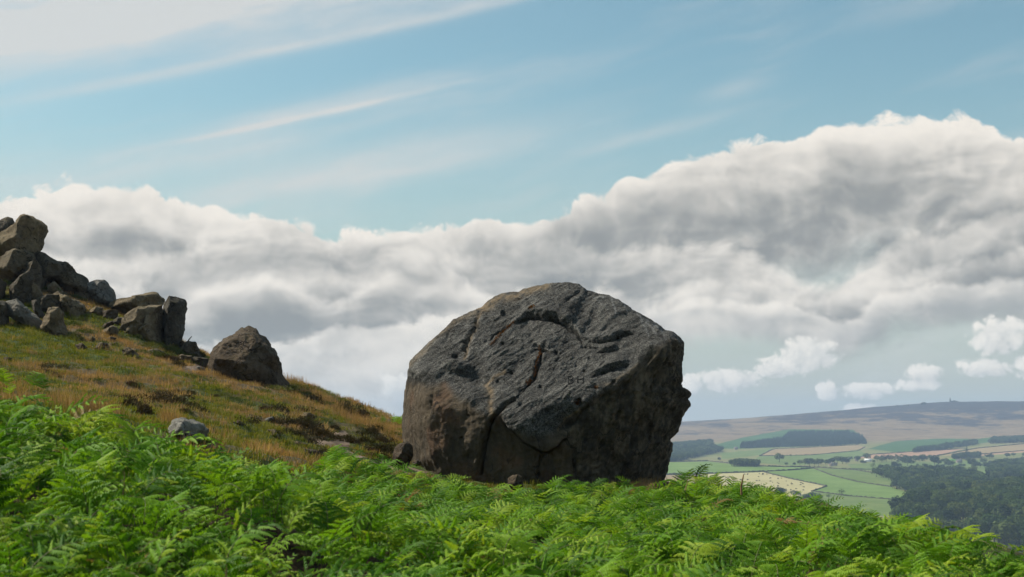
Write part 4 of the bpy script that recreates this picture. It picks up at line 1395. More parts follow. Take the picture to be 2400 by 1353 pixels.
# the 300 nearest fronds that reach into the picture stand as plants of their own, the rest is one mass
cpx = cand[:, 0] / cand[:, 1] * FPX + 1200
cpy = HOR - (cz + 0.85 * scl) / cand[:, 1] * FPX
near_order = np.argsort(cand[:, 1] + np.where((cpx > -20) & (cpx < 2420) & (cpy < 1345), 0, 1000))[:300]
is_near = np.zeros(n, bool)
is_near[near_order] = True
for rank, i in enumerate(near_order):
    blade, stem, _, side = FR[idx[i]]
    e = empty('bracken_frond', pts[i])
    e.rotation_euler = (tilt[i, 0], tilt[i, 1], yaw[i])
    e.scale = (scl[i],) * 3
    if rank < 90:                       # closest to the camera: every side leaf is a piece of its own
        for sm in side:
            link(bpy.data.objects.new('side_leaf', sm), e)
    else:
        link(bpy.data.objects.new('foliage', blade), e)
    link(bpy.data.objects.new('stalk', stem), e)
    zone = ('on the left mound', 'in the middle of the fern bed', 'towards the right edge')[int(np.clip(cpx[i] // 850, 0, 2))]
    tag(e, 'arching green bracken frond in front, ' + zone, 'fern', 'nearest bracken fronds ' + zone)
far_ = ~is_near
br = scatter('bracken', [q[2] for q in FR], pts[far_], np.c_[tilt[far_], yaw[far_]], np.repeat(scl[far_][:, None], 3, 1), idx[far_])
tag(br, 'dense bed of bright green bracken covering the ground before the giant boulder', 'bracken')

for pts_, Y, r_, lab in (([(1738, 1160), (1737, 1140), (1741, 1122), (1743, 1112)], 34, 0.026, 'thick brown dead stalk rising from the bracken below the hay field'), ([(1606, 1150), (1610, 1135), (1613, 1120)], 36, 0.015, 'thin tan dead stalk in the bracken beside the giant boulder'),
                         ([(530, 1353), (531, 1335), (530, 1322)], 8.2, 0.006, 'pale dead stalk in the dark gap at the front of the bracken'), ([(288, 1160), (291, 1135), (292, 1105)], 12.5, 0.006, 'thin orange stalk standing in the left of the bracken')):
    stick('dead_stalk', pts_, Y, r_, lab, 'stalk', MAT_DEAD)

# ------------------------------------------------------------------ grass, heather and bilberry on the hillside
MAT_STRAW = leaf_mat('straw_grass', [(0.150, 0.096, 0.048), (0.240, 0.158, 0.080), (0.340, 0.235, 0.125), (0.23, 0.142, 0.088), (0.150, 0.125, 0.050)], 0.7, 0.3, spec=0.15)
MAT_TURF = leaf_mat('green_moor_grass', [(0.060, 0.080, 0.012), (0.095, 0.118, 0.018), (0.135, 0.145, 0.026), (0.18, 0.165, 0.045)], 0.7, 0.3, spec=0.15)
MAT_HEATH = leaf_mat('heather_sprigs', [(0.030, 0.026, 0.014), (0.045, 0.034, 0.020), (0.040, 0.042, 0.016), (0.055, 0.036, 0.028)], 0.8, 0.15, spec=0.1)
MAT_BILB = leaf_mat('bilberry_leaves', [(0.040, 0.060, 0.012), (0.060, 0.085, 0.016), (0.085, 0.095, 0.022)], 0.7, 0.25, spec=0.15)


def tuft(seed, n, h0, h1, spread, w_, lean):
    g = np.random.default_rng(seed)
    V_, F_, tp = [], [], []
    for i in range(n):
        an, rr = g.uniform(0, 6.28), spread * math.sqrt(g.random())
        b = np.array([math.cos(an) * rr, math.sin(an) * rr, -0.03])
        h = g.uniform(h0, h1)
        d = np.array([math.cos(an), math.sin(an), 0]) * g.uniform(0, lean) + np.array([0.25, 0, 0]) * g.random() * lean
        s_ = np.array([-math.sin(an + g.normal()), math.cos(an + g.normal()), 0]) * w_
        p1 = b + d * h * 0.35 + np.array([0, 0, h * 0.55])
        p2 = b + d * h * 1.0 + np.array([0, 0, h * (1 - 0.25 * lean)])
        j = len(V_)
        V_ += [b - s_, b + s_, p1 + s_ * .8, p1 - s_ * .8, p2]
        F_ += [(j, j + 1, j + 2, j + 3), (j + 3, j + 2, j + 4, j + 4)]
        tp += [0, 0, .4, .4, .9]
    F4 = np.array([f for f in F_ if f[2] != f[3]])
    F3 = np.array([f[:3] for f in F_ if f[2] == f[3]])
    return np.array(V_), [F4, F3], np.array(tp)


def tuft_src(name, mat, variants):
    r_ = []
    for a_ in variants:
        v_, f_, t_ = tuft(*a_)
        r_.append(bpy.data.objects.new(name, mesh_np(name, v_, f_, [mat], attrs={'tip': ('FLOAT', 'POINT', t_)})))
    return r_


straw_src = tuft_src('straw_tuft', MAT_STRAW, [(1, 26, .10, .24, .24, .006, .6), (2, 20, .14, .32, .20, .005, .45), (3, 30, .08, .18, .26, .007, .8)])
tall_src = tuft_src('seed_grass_tuft', MAT_STRAW, [(4, 14, .35, .6, .16, .005, .35), (5, 12, .4, .65, .18, .005, .3)])
turf_src = tuft_src('turf_tuft', MAT_TURF, [(6, 30, .06, .15, .24, .008, .6), (7, 26, .07, .18, .22, .007, .5), (8, 34, .05, .11, .26, .009, .7)])

hg = np.random.default_rng(77)
SHRUBS = []


def bush(seed, n, leaf):
    """low springy dome of sprigs over a few woody stems"""
    g = np.random.default_rng(seed)
    V_, F_, tp = [], [], []
    hum = [(g.normal() * .35, g.normal() * .35, g.uniform(.35, .6)) for _ in range(5)] + [(0, 0, .75)]
    for i in range(n):
        hx, hy, hr = hum[g.integers(len(hum))]
        d = g.normal(size=3)
        d[2] = abs(d[2])
        d /= np.linalg.norm(d)
        p_ = np.array([hx, hy, 0]) + d * np.array([hr, hr, hr * .85]) * g.uniform(.7, 1.06)
        dd = d * .8 + np.array([0, 0, .5]) + g.normal(size=3) * .35
        dd /= np.linalg.norm(dd)
        s_ = np.cross(dd, g.normal(size=3))
        s_ /= np.linalg.norm(s_)
        l_ = leaf * g.uniform(.6, 1.3)
        j = len(V_)
        V_ += [p_ - dd * l_ * .4, p_ + s_ * l_ * .3, p_ + dd * l_, p_ - s_ * l_ * .3]
        F_.append((j, j + 1, j + 2, j + 3))
        tp += [0, .2, .6, .2]
    sv, sf = [], []
    for i in range(5):
        an = g.uniform(0, 6.28)
        t_, f_ = tube([(0, 0, -.1), (math.cos(an) * .2, math.sin(an) * .2, .25), (math.cos(an) * .45, math.sin(an) * .45, .45)], [.02, .014, .006], 4)
        sf.append(f_ + sum(len(q) for q in sv))
        sv.append(t_)
    return np.array(V_), np.array(F_), np.array(tp), np.vstack(sv), np.vstack(sf)


def bush_set(mat, seeds, n, leaf):
    r_ = []
    for s in seeds:
        v_, f_, t_, sv, sf = bush(s, n, leaf)
        r_.append((mesh_np('foliage', v_, f_, [mat], attrs={'tip': ('FLOAT', 'POINT', t_)}), mesh_np('stems', sv, sf, [MAT_BARK if 'MAT_BARK' in globals() else MAT_WOOD])))
    return r_


HEATH = bush_set(MAT_HEATH, (1, 2, 3, 4), 900, .085)
BILB = bush_set(MAT_BILB, (11, 12, 13), 800, .08)


def shrub(name, kinds, px, py, wpx, hrel, label, group):
    q = hit_near(px, py)
    r_ = wpx / 2 / FPX * q[1] / 0.85
    e = empty(name, (q[0], q[1], q[2] - .05))
    r_ *= 1.45
    e.scale = (r_, r_ * .9, r_ * hrel * 1.7)
    e.rotation_euler = (0, 0, hg.uniform(0, 6.28))
    SHRUBS.append((q[0], q[1], r_))
    a_, b_ = kinds[hg.integers(len(kinds))]
    link(bpy.data.objects.new('foliage', a_), e)
    st = link(bpy.data.objects.new('stems', b_), e)
    st['kind'] = 'stuff'
    tag(e, label, 'shrub', group)


z3 = lambda x, y: (380 + x / 3.47, 740 + y / 3.47)
z5 = lambda x, y: (x / 2.638, 840 + y / 2.638)
shrub('heather_bush', HEATH, *z3(1250, 715), 34, .95, 'dark heather bush on the crest right of the pyramid boulder', None)
shrub('heather_bush', HEATH, *z3(1480, 790), 44, .9, 'purple-brown heather bush silhouetted low on the crest', None)
shrub('heather_bush', HEATH, *z3(1620, 830), 34, .8, 'small heather bush lowest along the crest', None)
shrub('heather_bush', HEATH, *z5(805, 300), 42, .9, 'left of the two rounded dark heather bushes above the bracken', None)
shrub('heather_bush', HEATH, *z5(880, 345), 46, .95, 'right of the two rounded dark heather bushes above the bracken', None)
shrub('heather_bush', HEATH, *z5(690, 310), 24, .7, 'small brown heather bush left of the rounded pair', None)
for x, y, w_ in ((1000, 270, 60), (1080, 285, 56), (1150, 310, 50), (1230, 330, 46), (980, 240, 46), (1060, 250, 40)):
    shrub('heather_bush', HEATH, *z5(x, y), w_, .55, 'dark heather clump in the broad patch on the middle of the slope', 'heather patch on the middle of the slope')
for x, y, w_ in ((1560, 395, 40), (1650, 330, 40), (1720, 330, 44), (1700, 400, 36), (1770, 410, 50), (1860, 430, 56), (1930, 440, 50), (1960, 480, 54), (2030, 490, 46), (2060, 440, 34), (1870, 490, 44), (1790, 470, 40), (1900, 520, 46), (1840, 330, 36), (1900, 395, 40), (1690, 470, 34), (1480, 400, 36), (2000, 590, 40)):
    shrub('heather_bush', HEATH, *z5(x, y), w_, .6, 'dark heather clump on the bank above the bracken left of the path', 'heather on the bank left of the path')
for x, y, w_ in ((1690, 960, 40), (1740, 930, 34), (1650, 1030, 42), (1560, 1040, 36), (1750, 1030, 44), (1850, 1130, 46), (1680, 1110, 36), (1800, 1160, 36), (1830, 1040, 36), (1900, 1090, 30), (1500, 1020, 34), (1620, 970, 30), (1720, 1090, 44), (1780, 1100, 40)):
    shrub('heather_bush', HEATH, *z3(x, y), w_, .65, 'dark heather clump between the path and the giant boulder', 'heather between the path and the giant boulder')
for x, y, w_ in ((130, 405, 30), (480, 460, 30), (440, 440, 26), (90, 365, 30), (300, 330, 30), (20, 350, 36), (560, 470, 24)):
    shrub('heather_bush', HEATH, *z3(x, y), w_, .55, 'low heather clump at the foot of the skyline rocks', 'low heather at the foot of the skyline rocks')
for px, py, w_ in [(q[0], q[1], q[2]) for q in np.c_[hg.uniform(60, 880, 34), np.zeros(34), hg.uniform(18, 40, 34)]]:
    py = np.interp(px, [0, 200, 450, 700, 900], [790, 830, 890, 920, 1030]) + hg.uniform(15, 95)
    shrub('heather_bush', HEATH if hg.random() < .6 else BILB, px, py, w_, .5, 'low brown-green heather clump scattered over the open grassy slope', 'heather scattered over the open slope')
z2 = lambda x, y: (x / 3.656, 490 + y / 3.656)
for x, y, w_ in ((100, 700, 34), (60, 650, 30), (40, 760, 36), (380, 690, 22), (430, 700, 22), (640, 760, 24), (700, 780, 22), (600, 1000, 40), (640, 1120, 40), (700, 960, 34), (850, 950, 22), (860, 1150, 26), (1120, 1100, 22), (1010, 1110, 20), (1240, 1190, 40), (1340, 1190, 34), (1450, 1210, 36), (1200, 1230, 26),
                    (100, 960, 26), (200, 1000, 26), (690, 880, 30), (740, 930, 28), (250, 830, 24), (1000, 1180, 22), (1080, 1230, 24), (1300, 1260, 40), (1420, 1270, 40), (1520, 1250, 34), (1630, 1270, 30), (720, 1060, 34)):
    shrub('bilberry_bush', BILB, *z2(x, y), w_, .5, 'low green bilberry clump growing between the stones of the crag', 'bilberry between the stones of the crag')
for x, y, w_ in ((1120, 600, 50), (1000, 590, 46), (900, 600, 46), (1210, 650, 40), (800, 620, 44), (680, 630, 40), (500, 650, 40), (560, 690, 44), (300, 520, 40), (220, 500, 36), (1300, 720, 34), (940, 860, 30), (1350, 860, 36), (1600, 900, 30), (1850, 960, 40), (700, 540, 36), (860, 830, 30)):
    shrub('bilberry_bush', BILB, *z3(x, y), w_, .35, 'flat green bilberry mat on the slope below the pyramid boulder', 'bilberry mats below the pyramid boulder')


n = 26000
gy_ = hg.uniform(24, 84, n)
gu = hg.uniform(-0.385, -0.06, n)
gxx = gu * gy_
keep = hg.random(n) < gy_ / 84
gxx, gy_ = gxx[keep], gy_[keep]
# also the strip of ground between the bracken and the giant boulder
n2_ = 1500
bx = hg.uniform(-6, 8, n2_)
by = hg.uniform(42, 47, n2_)
gxx, gy_ = np.r_[gxx, bx], np.r_[gy_, by]
pd_ = path_dist(gxx, gy_)
keep = (pd_ > 0.95 + 0.3 * hg.random(len(pd_)))
for sx_, sy_, sr_ in SHRUBS:
    keep &= np.hypot(gxx - sx_, gy_ - sy_ + sr_ * .2) > sr_ * (0.75 + .3 * hg.random(len(gxx)))
gxx, gy_ = gxx[keep], gy_[keep]
gz_ = ground_at(gxx, gy_)
cvr = patch(gxx, gy_) + hg.normal(size=len(gxx)) * 0.13
bare = perlin2(gxx, gy_, 0.35, 88, 2)
isg = cvr > -0.02


def lay(name, src, sel, smin, smax, label):
    P = np.c_[gxx, gy_, gz_][sel]
    m_ = len(P)
    s = hg.uniform(smin, smax, m_)
    o = scatter(name, src, P, np.c_[hg.normal(0, .1, m_), hg.normal(0, .1, m_), hg.uniform(0, 6.28, m_)], np.c_[s, s, s], hg.integers(0, len(src), m_))
    return tag(o, label, 'grass')


lay('straw_grass', straw_src, ~isg & (bare > -.35), .8, 1.35, 'straw coloured dry grass over the hillside left of the giant boulder')
lay('green_grass', turf_src, isg, .8, 1.5, 'short green turf between the dry grass on the hillside')
# tall seeding grass on the crest
gx2, gy2 = [], []
for (x0, y0), (x1, y1), m_ in (((560, 872), (690, 895), 90), ((690, 893), (760, 940), 70), ((740, 925), (830, 975), 60), ((780, 960), (930, 1022), 120), ((600, 862), (640, 872), 50), ((380, 985), (420, 1000), 60), ((120, 940), (280, 985), 120)):
    for _ in range(m_):
        t = hg.random()
        q = hit_near(x0 + (x1 - x0) * t + hg.normal() * 6, y0 + (y1 - y0) * t + abs(hg.normal()) * 7)
        gx2.append(q[0])
        gy2.append(q[1])
gxx, gy_ = np.array(gx2), np.array(gy2)
gz_ = ground_at(gxx, gy_)
lay('seed_grass', tall_src, np.ones(len(gxx), bool), .55, 1.05, 'wispy orange seeding grass along the crest of the hillside')



# ------------------------------------------------------------------ the valley and the moor beyond it
far_cp = [(2400, 1240, 1250), (2300, 1232, 1300), (2200, 1205, 1400), (2130, 1200, 1500), (1900, 1190, 1600), (1600, 1190, 1650), (1000, 1190, 1600), (300, 1180, 1600), (2700, 1250, 1250), (3300, 1260, 1250),
          (2400, 1162, 1650), (2300, 1162, 1700), (2200, 1165, 1750), (2100, 1172, 1750), (1990, 1165, 1780), (1900, 1155, 1820), (1720, 1150, 1800), (1560, 1150, 1800), (1790, 1107, 2150), (1935, 1140, 1950), (1680, 1110, 2150),
          (1560, 1112, 2150), (1900, 1096, 2450), (1740, 1091, 2420), (1660, 1083, 2400), (1560, 1084, 2400), (2000, 1102, 2350), (2090, 1140, 2000), (2080, 1114, 2250), (2150, 1110, 2500), (2300, 1125, 2200), (2400, 1125, 2250), (2700, 1130, 2250),
          (1700, 1079, 2900), (1850, 1090, 2700), (2000, 1090, 2800), (2200, 1085, 3000), (2330, 1090, 3000), (2500, 1090, 3000), (1600, 1078, 2900), (1000, 1078, 2900), (300, 1078, 2900),
          (1690, 1063, 3500), (1800, 1056, 3600), (1900, 1067, 3350), (2030, 1066, 3350), (2140, 1066, 3400), (2300, 1062, 3450), (2500, 1060, 3500), (1600, 1060, 3500),
          (1600, 1042, 4100), (1750, 1048, 3900), (1900, 1045, 4000), (2030, 1042, 4000), (2100, 1052, 3800), (2250, 1045, 3950), (2400, 1040, 4000), (2600, 1040, 4000),
          (1600, 1026, 4700), (1750, 1020, 4700), (1900, 1012, 4800), (2100, 1030, 4500), (2300, 1026, 4500), (2500, 1022, 4500), (2100, 1003, 5000), (2400, 1000, 5000),
          (1560, 996, 5600), (1600, 993.5, 5600), (1680, 989, 5650), (1800, 982, 5700), (1900, 974, 5750), (2000, 965, 5800), (2100, 953, 5900), (2160, 946, 5950), (2230, 941, 6000), (2300, 942, 6050), (2400, 941, 6100), (2700, 936, 6200), (3300, 940, 6200),
          (1300, 1000, 5600), (800, 1006, 5600), (0, 1006, 5600), (-1500, 1000, 5600)]
P_ = np.array([at(*q) for q in far_cp])
ex = np.array([(x, 7600.0, z) for x, z in ((-7000, -60), (-3500, -70), (0, -60), (1500, -10), (2500, 70), (4000, 90), (7000, 100))] +
              [(x, 170.0, z) for x, z in ((-160, -30), (-60, -26), (0, -36), (60, -60), (160, -80))] + [(x, 500.0, z) for x, z in ((-450, -110), (0, -130), (200, -135), (450, -140))] +
              [(x, 900.0, z) for x, z in ((-700, -140), (0, -150), (400, -135), (900, -140))] + [(x, 1150.0, z) for x, z in ((300, -115), (480, -112))])
P_ = np.vstack([P_, ex])
far_rbf = RBF(P_[:, :2] / 1000.0, P_[:, 2], lam=0.01)


def far_z(x, y):
    x, y = np.asarray(x, float), np.asarray(y, float)
    z = far_rbf(np.stack([x.ravel(), y.ravel()], -1) / 1000.0).reshape(x.shape)
    moor = sst(4100, 5200, y)
    return z + perlin2(x, y, 1 / 260.0, 33, 4) * (1.0 + 5.0 * moor) * sst(200, 900, y)


fpx = np.unique(np.r_[np.linspace(-3200, 1400, 60), np.arange(1400, 2500, 2.6), np.linspace(2500, 5600, 50)])
fY = np.unique(np.r_[np.geomspace(150, 1200, 40), np.geomspace(1200, 6300, 400), np.linspace(6300, 8200, 24)])
FU, FY = np.meshgrid((fpx - 1200) / FPX, fY)
FX = FU * FY
FZ = far_z(FX, FY)
FPY = HOR - FZ / FY * FPX


def hit_far(px, py, y0=1150, y1=6400):
    """where the sight line of a photograph pixel meets the far land"""
    i = int(np.clip(np.searchsorted(fpx, px), 1, len(fpx) - 1))
    f = (px - fpx[i - 1]) / (fpx[i] - fpx[i - 1])
    col = FPY[:, i - 1] * (1 - f) + FPY[:, i] * f
    ok = np.nonzero((fY > y0) & (fY < y1) & (col <= py))[0]
    j = ok[0] if len(ok) else int(np.argmin(np.abs(col - py)))
    if j > 0 and col[j - 1] > py:
        t = (col[j - 1] - py) / (col[j - 1] - col[j] + 1e-9)
        Y = fY[j - 1] + t * (fY[j] - fY[j - 1])
    else:
        Y = fY[j]
    x = (px - 1200) / FPX * Y
    return np.array([x, Y, float(far_z(np.array([x]), np.array([Y]))[0])])


def turf(name, a_, b_, c_, sc=0.02, stretch=(1, 1, 1), streak=0.0):
    m, k, out = new_mat(name)
    pos = k.n('ShaderNodeNewGeometry').outputs['Position']
    p = k.vm('MULTIPLY', pos, stretch)
    n1, n2 = k.noise(p, sc, 4, 0.6), k.noise(p, sc * 6, 4, 0.6)
    c = k.ramp(n1 * 0.6 + n2 * 0.4, [(0.33, a_), (0.5, b_), (0.67, c_)])
    principled(k, out, c, 0.95, spec=0.05)
    return m


T_GREEN = turf('pasture_green', (0.095, 0.15, 0.035), (0.13, 0.195, 0.05), (0.17, 0.235, 0.07))
T_GREEN2 = turf('meadow_green', (0.085, 0.13, 0.035), (0.115, 0.16, 0.045), (0.17, 0.20, 0.07), 0.03)
T_LUSH = turf('lush_green', (0.07, 0.19, 0.03), (0.09, 0.23, 0.04), (0.12, 0.26, 0.05))
T_STUB = turf('cut_hay_stubble', (0.30, 0.27, 0.13), (0.36, 0.32, 0.16), (0.42, 0.37, 0.20), 0.03)
T_STRAW = turf('rough_straw_pasture', (0.20, 0.15, 0.08), (0.26, 0.19, 0.10), (0.32, 0.24, 0.13), 0.02)
T_PINK = turf('seeding_grass', (0.27, 0.16, 0.10), (0.33, 0.20, 0.13), (0.36, 0.25, 0.15), 0.02)
T_OLIVE = turf('rough_olive_pasture', (0.13, 0.13, 0.05), (0.18, 0.17, 0.065), (0.22, 0.20, 0.09), 0.02)
T_BRACK = turf('hill_bracken', (0.035, 0.075, 0.02), (0.05, 0.105, 0.028), (0.075, 0.13, 0.04), 0.02)

m, k, out = new_mat('heather_moor')
pos = k.n('ShaderNodeNewGeometry').outputs['Position']
z_ = k.xyz(pos)[2]
s_ = k.vm('MULTIPLY', pos, (0.0045, 0.0032, 0.020))
n1, n2, n3 = k.noise(s_, 1.0, 5, 0.62), k.noise(s_, 4.0, 4, 0.6), k.noise(pos, 0.02, 4, 0.6)
heath = k.ramp(n2 * 0.5 + n3 * 0.5, [(0.3, (0.020, 0.016, 0.018)), (0.5, (0.040, 0.029, 0.029)), (0.7, (0.075, 0.054, 0.044))])
straw = k.ramp(n2 * 0.5 + n3 * 0.5, [(0.3, (0.12, 0.080, 0.045)), (0.5, (0.20, 0.138, 0.078)), (0.7, (0.27, 0.198, 0.112))])
f = k.sstep(-0.35, 0.35, (n1 - 0.5) * 4.2 + (n2 - 0.5) * 1.6 + (z_ - 22.0) * 0.013)
c = k.mix(f, straw, heath)
low = k.ramp(n1 * 0.5 + n3 * 0.5, [(0.35, (0.10, 0.125, 0.04)), (0.5, (0.16, 0.17, 0.06)), (0.65, (0.23, 0.20, 0.09))])
c = k.mix(k.sstep(-52.0, -40.0, z_ + (n1 - 0.5) * 14), low, c)
principled(k, out, c, 0.95, spec=0.05)
T_MOOR = m

FIELDS = [
    ([(1540, 1085), (1660, 1082), (1740, 1091), (1800, 1094), (1900, 1095.5), (1906, 1098), (1860, 1102), (1790, 1106), (1680, 1110), (1540, 1113)], T_GREEN),
    ([(1640, 1112), (1790, 1107), (1850, 1122), (1937, 1140), (1900, 1153), (1870, 1163), (1790, 1172), (1720, 1152)], T_STUB),
    ([(1792, 1106.5), (1906, 1098.5), (1950, 1115), (2010, 1130), (2090, 1142), (2160, 1166), (2100, 1172), (1990, 1163), (1902, 1152.5), (1937, 1140), (1850, 1122)], T_GREEN),
    ([(1907, 1097), (2000, 1101.5), (2080, 1114), (2120, 1130), (2090, 1142), (2010, 1130), (1950, 1115)], T_GREEN2),
    ([(1880, 1165), (1902, 1153), (1990, 1163), (2100, 1172), (2160, 1168), (2150, 1210), (1930, 1210)], T_GREEN2),
    ([(1540, 1114), (1625, 1113), (1670, 1125), (1720, 1152), (1540, 1160)], T_STRAW),
    ([(1540, 1082), (1640, 1070), (1690, 1076), (1790, 1086), (1850, 1092), (1800, 1093.5), (1740, 1090), (1660, 1081)], T_OLIVE),
    ([(1782, 1068), (1812, 1053), (1900, 1049), (2012, 1043), (2032, 1050), (1990, 1057), (1900, 1066)], T_STRAW),
    ([(1690, 1062), (1810, 1052), (1780, 1067), (1690, 1077)], T_GREEN2),
    ([(1780, 1069), (1900, 1067), (2012, 1057), (2040, 1066), (1985, 1080), (1860, 1092), (1760, 1084)], T_GREEN2),
    ([(2000, 1074), (2040, 1066), (2130, 1060), (2262, 1052), (2195, 1068), (2105, 1076)], T_PINK),
    ([(2200, 1070), (2290, 1050), (2460, 1036), (2460, 1052), (2300, 1065)], T_STRAW),
    ([(2250, 1073), (2300, 1064), (2460, 1050), (2460, 1056), (2330, 1066)], T_PINK),
    ([(2105, 1077), (2190, 1069), (2240, 1074), (2190, 1081), (2120, 1081)], T_OLIVE),
    ([(2190, 1079), (2230, 1073), (2245, 1079), (2200, 1083)], T_LUSH),
    ([(1985, 1088), (2100, 1082), (2200, 1083), (2300, 1078), (2330, 1086), (2330, 1100), (2260, 1117), (2130, 1108), (2000, 1101)], T_GREEN2),
    ([(2262, 1103), (2322, 1097), (2322, 1120), (2275, 1123)], T_GREEN),
    ([(2330, 1080), (2460, 1068), (2460, 1090), (2340, 1092)], T_OLIVE),
    ([(2035, 1052), (2100, 1034), (2200, 1028), (2290, 1029), (2335, 1024), (2330, 1036), (2200, 1051), (2100, 1060)], T_BRACK),
    ([(1640, 1052), (1740, 1026), (1850, 1006), (2000, 1008), (2032, 1036), (1900, 1046), (1740, 1052)], T_BRACK),
    ([(2300, 1126), (2330, 1110), (2460, 1120), (2460, 1150), (2340, 1152)], T_GREEN2),
]
Fg = grid_faces(len(fpx), len(fY))
VV = np.stack([FX, FY, FZ], -1).reshape(-1, 3)
pxg = np.broadcast_to(fpx[None], FX.shape)
cpx = pxg.ravel()[Fg].mean(1)
cpy = FPY.ravel()[Fg].mean(1)
cY = FY.ravel()[Fg].mean(1)
owner = np.full(len(Fg), -1)
for i, (poly, mt) in enumerate(FIELDS):
    sel = in_poly(cpx, cpy, poly) & (cY > 1300) & (cY < 5200)
    owner[sel & (owner < 0)] = i


def sub_sheet(name, sel, mat):
    f = Fg[sel]
    u, inv = np.unique(f, return_inverse=True)
    o = obj_np(name, VV[u], inv.reshape(f.shape), [mat], smooth=True)
    return tag(o, kind='structure')


sub_sheet('hills', owner < 0, T_MOOR)
for i, (poly, mt) in enumerate(FIELDS):
    if (owner == i).sum() > 3:
        sub_sheet('field', owner == i, mt)

# --- field walls and hedges
m, k, out = new_mat('field_wall_stone')
pos = k.n('ShaderNodeNewGeometry').outputs['Position']
principled(k, out, k.ramp(k.noise(pos, 0.3, 3), [(0.3, (0.03, 0.032, 0.022)), (0.7, (0.075, 0.07, 0.05))]), 0.95, spec=0.05)
MAT_WALL = m
WALLS = [([(1540, 1084), (1660, 1081), (1740, 1090), (1800, 1094), (1900, 1095.5), (2000, 1101.5), (2080, 1114)], 3.2, 'long dark stone wall along the crest of the upper green field'),
         ([(1540, 1113), (1680, 1110), (1790, 1106), (1860, 1102), (1906, 1098)], 3.2, 'stone wall between the upper green field and the hay field'),
         ([(1790, 1107), (1850, 1122), (1937, 1140)], 2.8, 'slanting stone wall between the cattle field and the green field'),
         ([(1937, 1140), (1902, 1152), (1990, 1163), (2100, 1172)], 2.4, 'crooked stone wall round the lower corner of the cattle field'),
         ([(1907, 1098), (1950, 1115), (2010, 1130), (2090, 1142)], 2.6, 'curving stone wall across the big green field'),
         ([(1782, 1068), (1812, 1053)], 3.0, 'short stone wall climbing below the conifer plantation'),
         ([(1812, 1053), (1900, 1049), (2012, 1043)], 2.6, 'stone wall along the lower edge of the conifer plantation'),
         ([(1780, 1069), (1900, 1067), (2012, 1057), (2026, 1048)], 2.6, 'stone wall under the straw-coloured pasture'),
         ([(2010, 1073), (2040, 1066), (2130, 1060), (2262, 1052)], 3.0, 'stone wall above the pinkish hay strip'),
         ([(2105, 1077), (2195, 1069), (2290, 1051), (2420, 1039)], 3.4, 'long stone wall rising towards the picture edge'),
         ([(2240, 1075), (2300, 1065), (2420, 1055)], 3.0, 'stone wall below the pink field at the picture edge'),
         ([(1990, 1100), (2060, 1101), (2130, 1107)], 2.4, 'low wall in the pasture below the farms'),
         ([(1540, 1114), (1625, 1113), (1670, 1125)], 2.4, 'wall at the corner of the small tan field beside the giant boulder')]
for pts, hgt, lab in WALLS:
    dense = []
    for (x0, y0), (x1, y1) in zip(pts[:-1], pts[1:]):
        n = max(3, int(math.hypot(x1 - x0, y1 - y0) / 2.5))
        dense += [(x0 + (x1 - x0) * t, y0 + (y1 - y0) * t) for t in np.linspace(0, 1, n, endpoint=False)]
    dense.append(pts[-1])
    Q = np.array([hit_far(*q) for q in dense])
    Q[:, 1] = np.convolve(np.r_[Q[0, 1], Q[:, 1], Q[-1, 1]], [.25, .5, .25], 'valid')
    Q[:, 2] = far_z(Q[:, 0], Q[:, 1])
    tan = np.gradient(Q[:, :2], axis=0)
    tan /= np.linalg.norm(tan, axis=1)[:, None] + 1e-9
    nor = np.stack([-tan[:, 1], tan[:, 0]], -1) * 0.9
    hh = hgt * 0.62 * (0.45 + 0.9 * rng.random(len(Q)))
    o0 = Q[0].copy()
    A_ = np.c_[Q[:, :2] + nor, Q[:, 2] - 1.0]
    B_ = np.c_[Q[:, :2] + nor * 0.6, Q[:, 2] + hh]
    C_ = np.c_[Q[:, :2] - nor * 0.6, Q[:, 2] + hh]
    D_ = np.c_[Q[:, :2] - nor, Q[:, 2] - 1.0]
    Vw = np.stack([A_, B_, C_, D_], 1).reshape(-1, 3) - o0
    fs = []
    for i in range(len(Q) - 1):
        for j in range(3):
            fs.append((i * 4 + j, i * 4 + j + 1, i * 4 + j + 5, i * 4 + j + 4))
    o = obj_np('field_wall', Vw, np.array(fs), [MAT_WALL])
    o.location = o0
    tag(o, lab, 'wall', 'field walls across the valley')

# --- trees
MAT_LEAF_FAR = leaf_mat('broadleaf_foliage', [(0.010, 0.024, 0.008), (0.022, 0.046, 0.012), (0.050, 0.086, 0.018), (0.085, 0.110, 0.028)], 0.7, 0.2, spec=0.1)
MAT_CONIFER = leaf_mat('conifer_foliage', [(0.016, 0.038, 0.016), (0.024, 0.050, 0.02), (0.032, 0.062, 0.024)], 0.7, 0.1, spec=0.1)
m, k, out = new_mat('bark')
pos = k.n('ShaderNodeNewGeometry').outputs['Position']
principled(k, out, k.ramp(k.noise(pos, 2.0, 3), [(0.3, (0.035, 0.028, 0.02)), (0.7, (0.09, 0.075, 0.055))]), 0.95, spec=0.1)
MAT_BARK = m


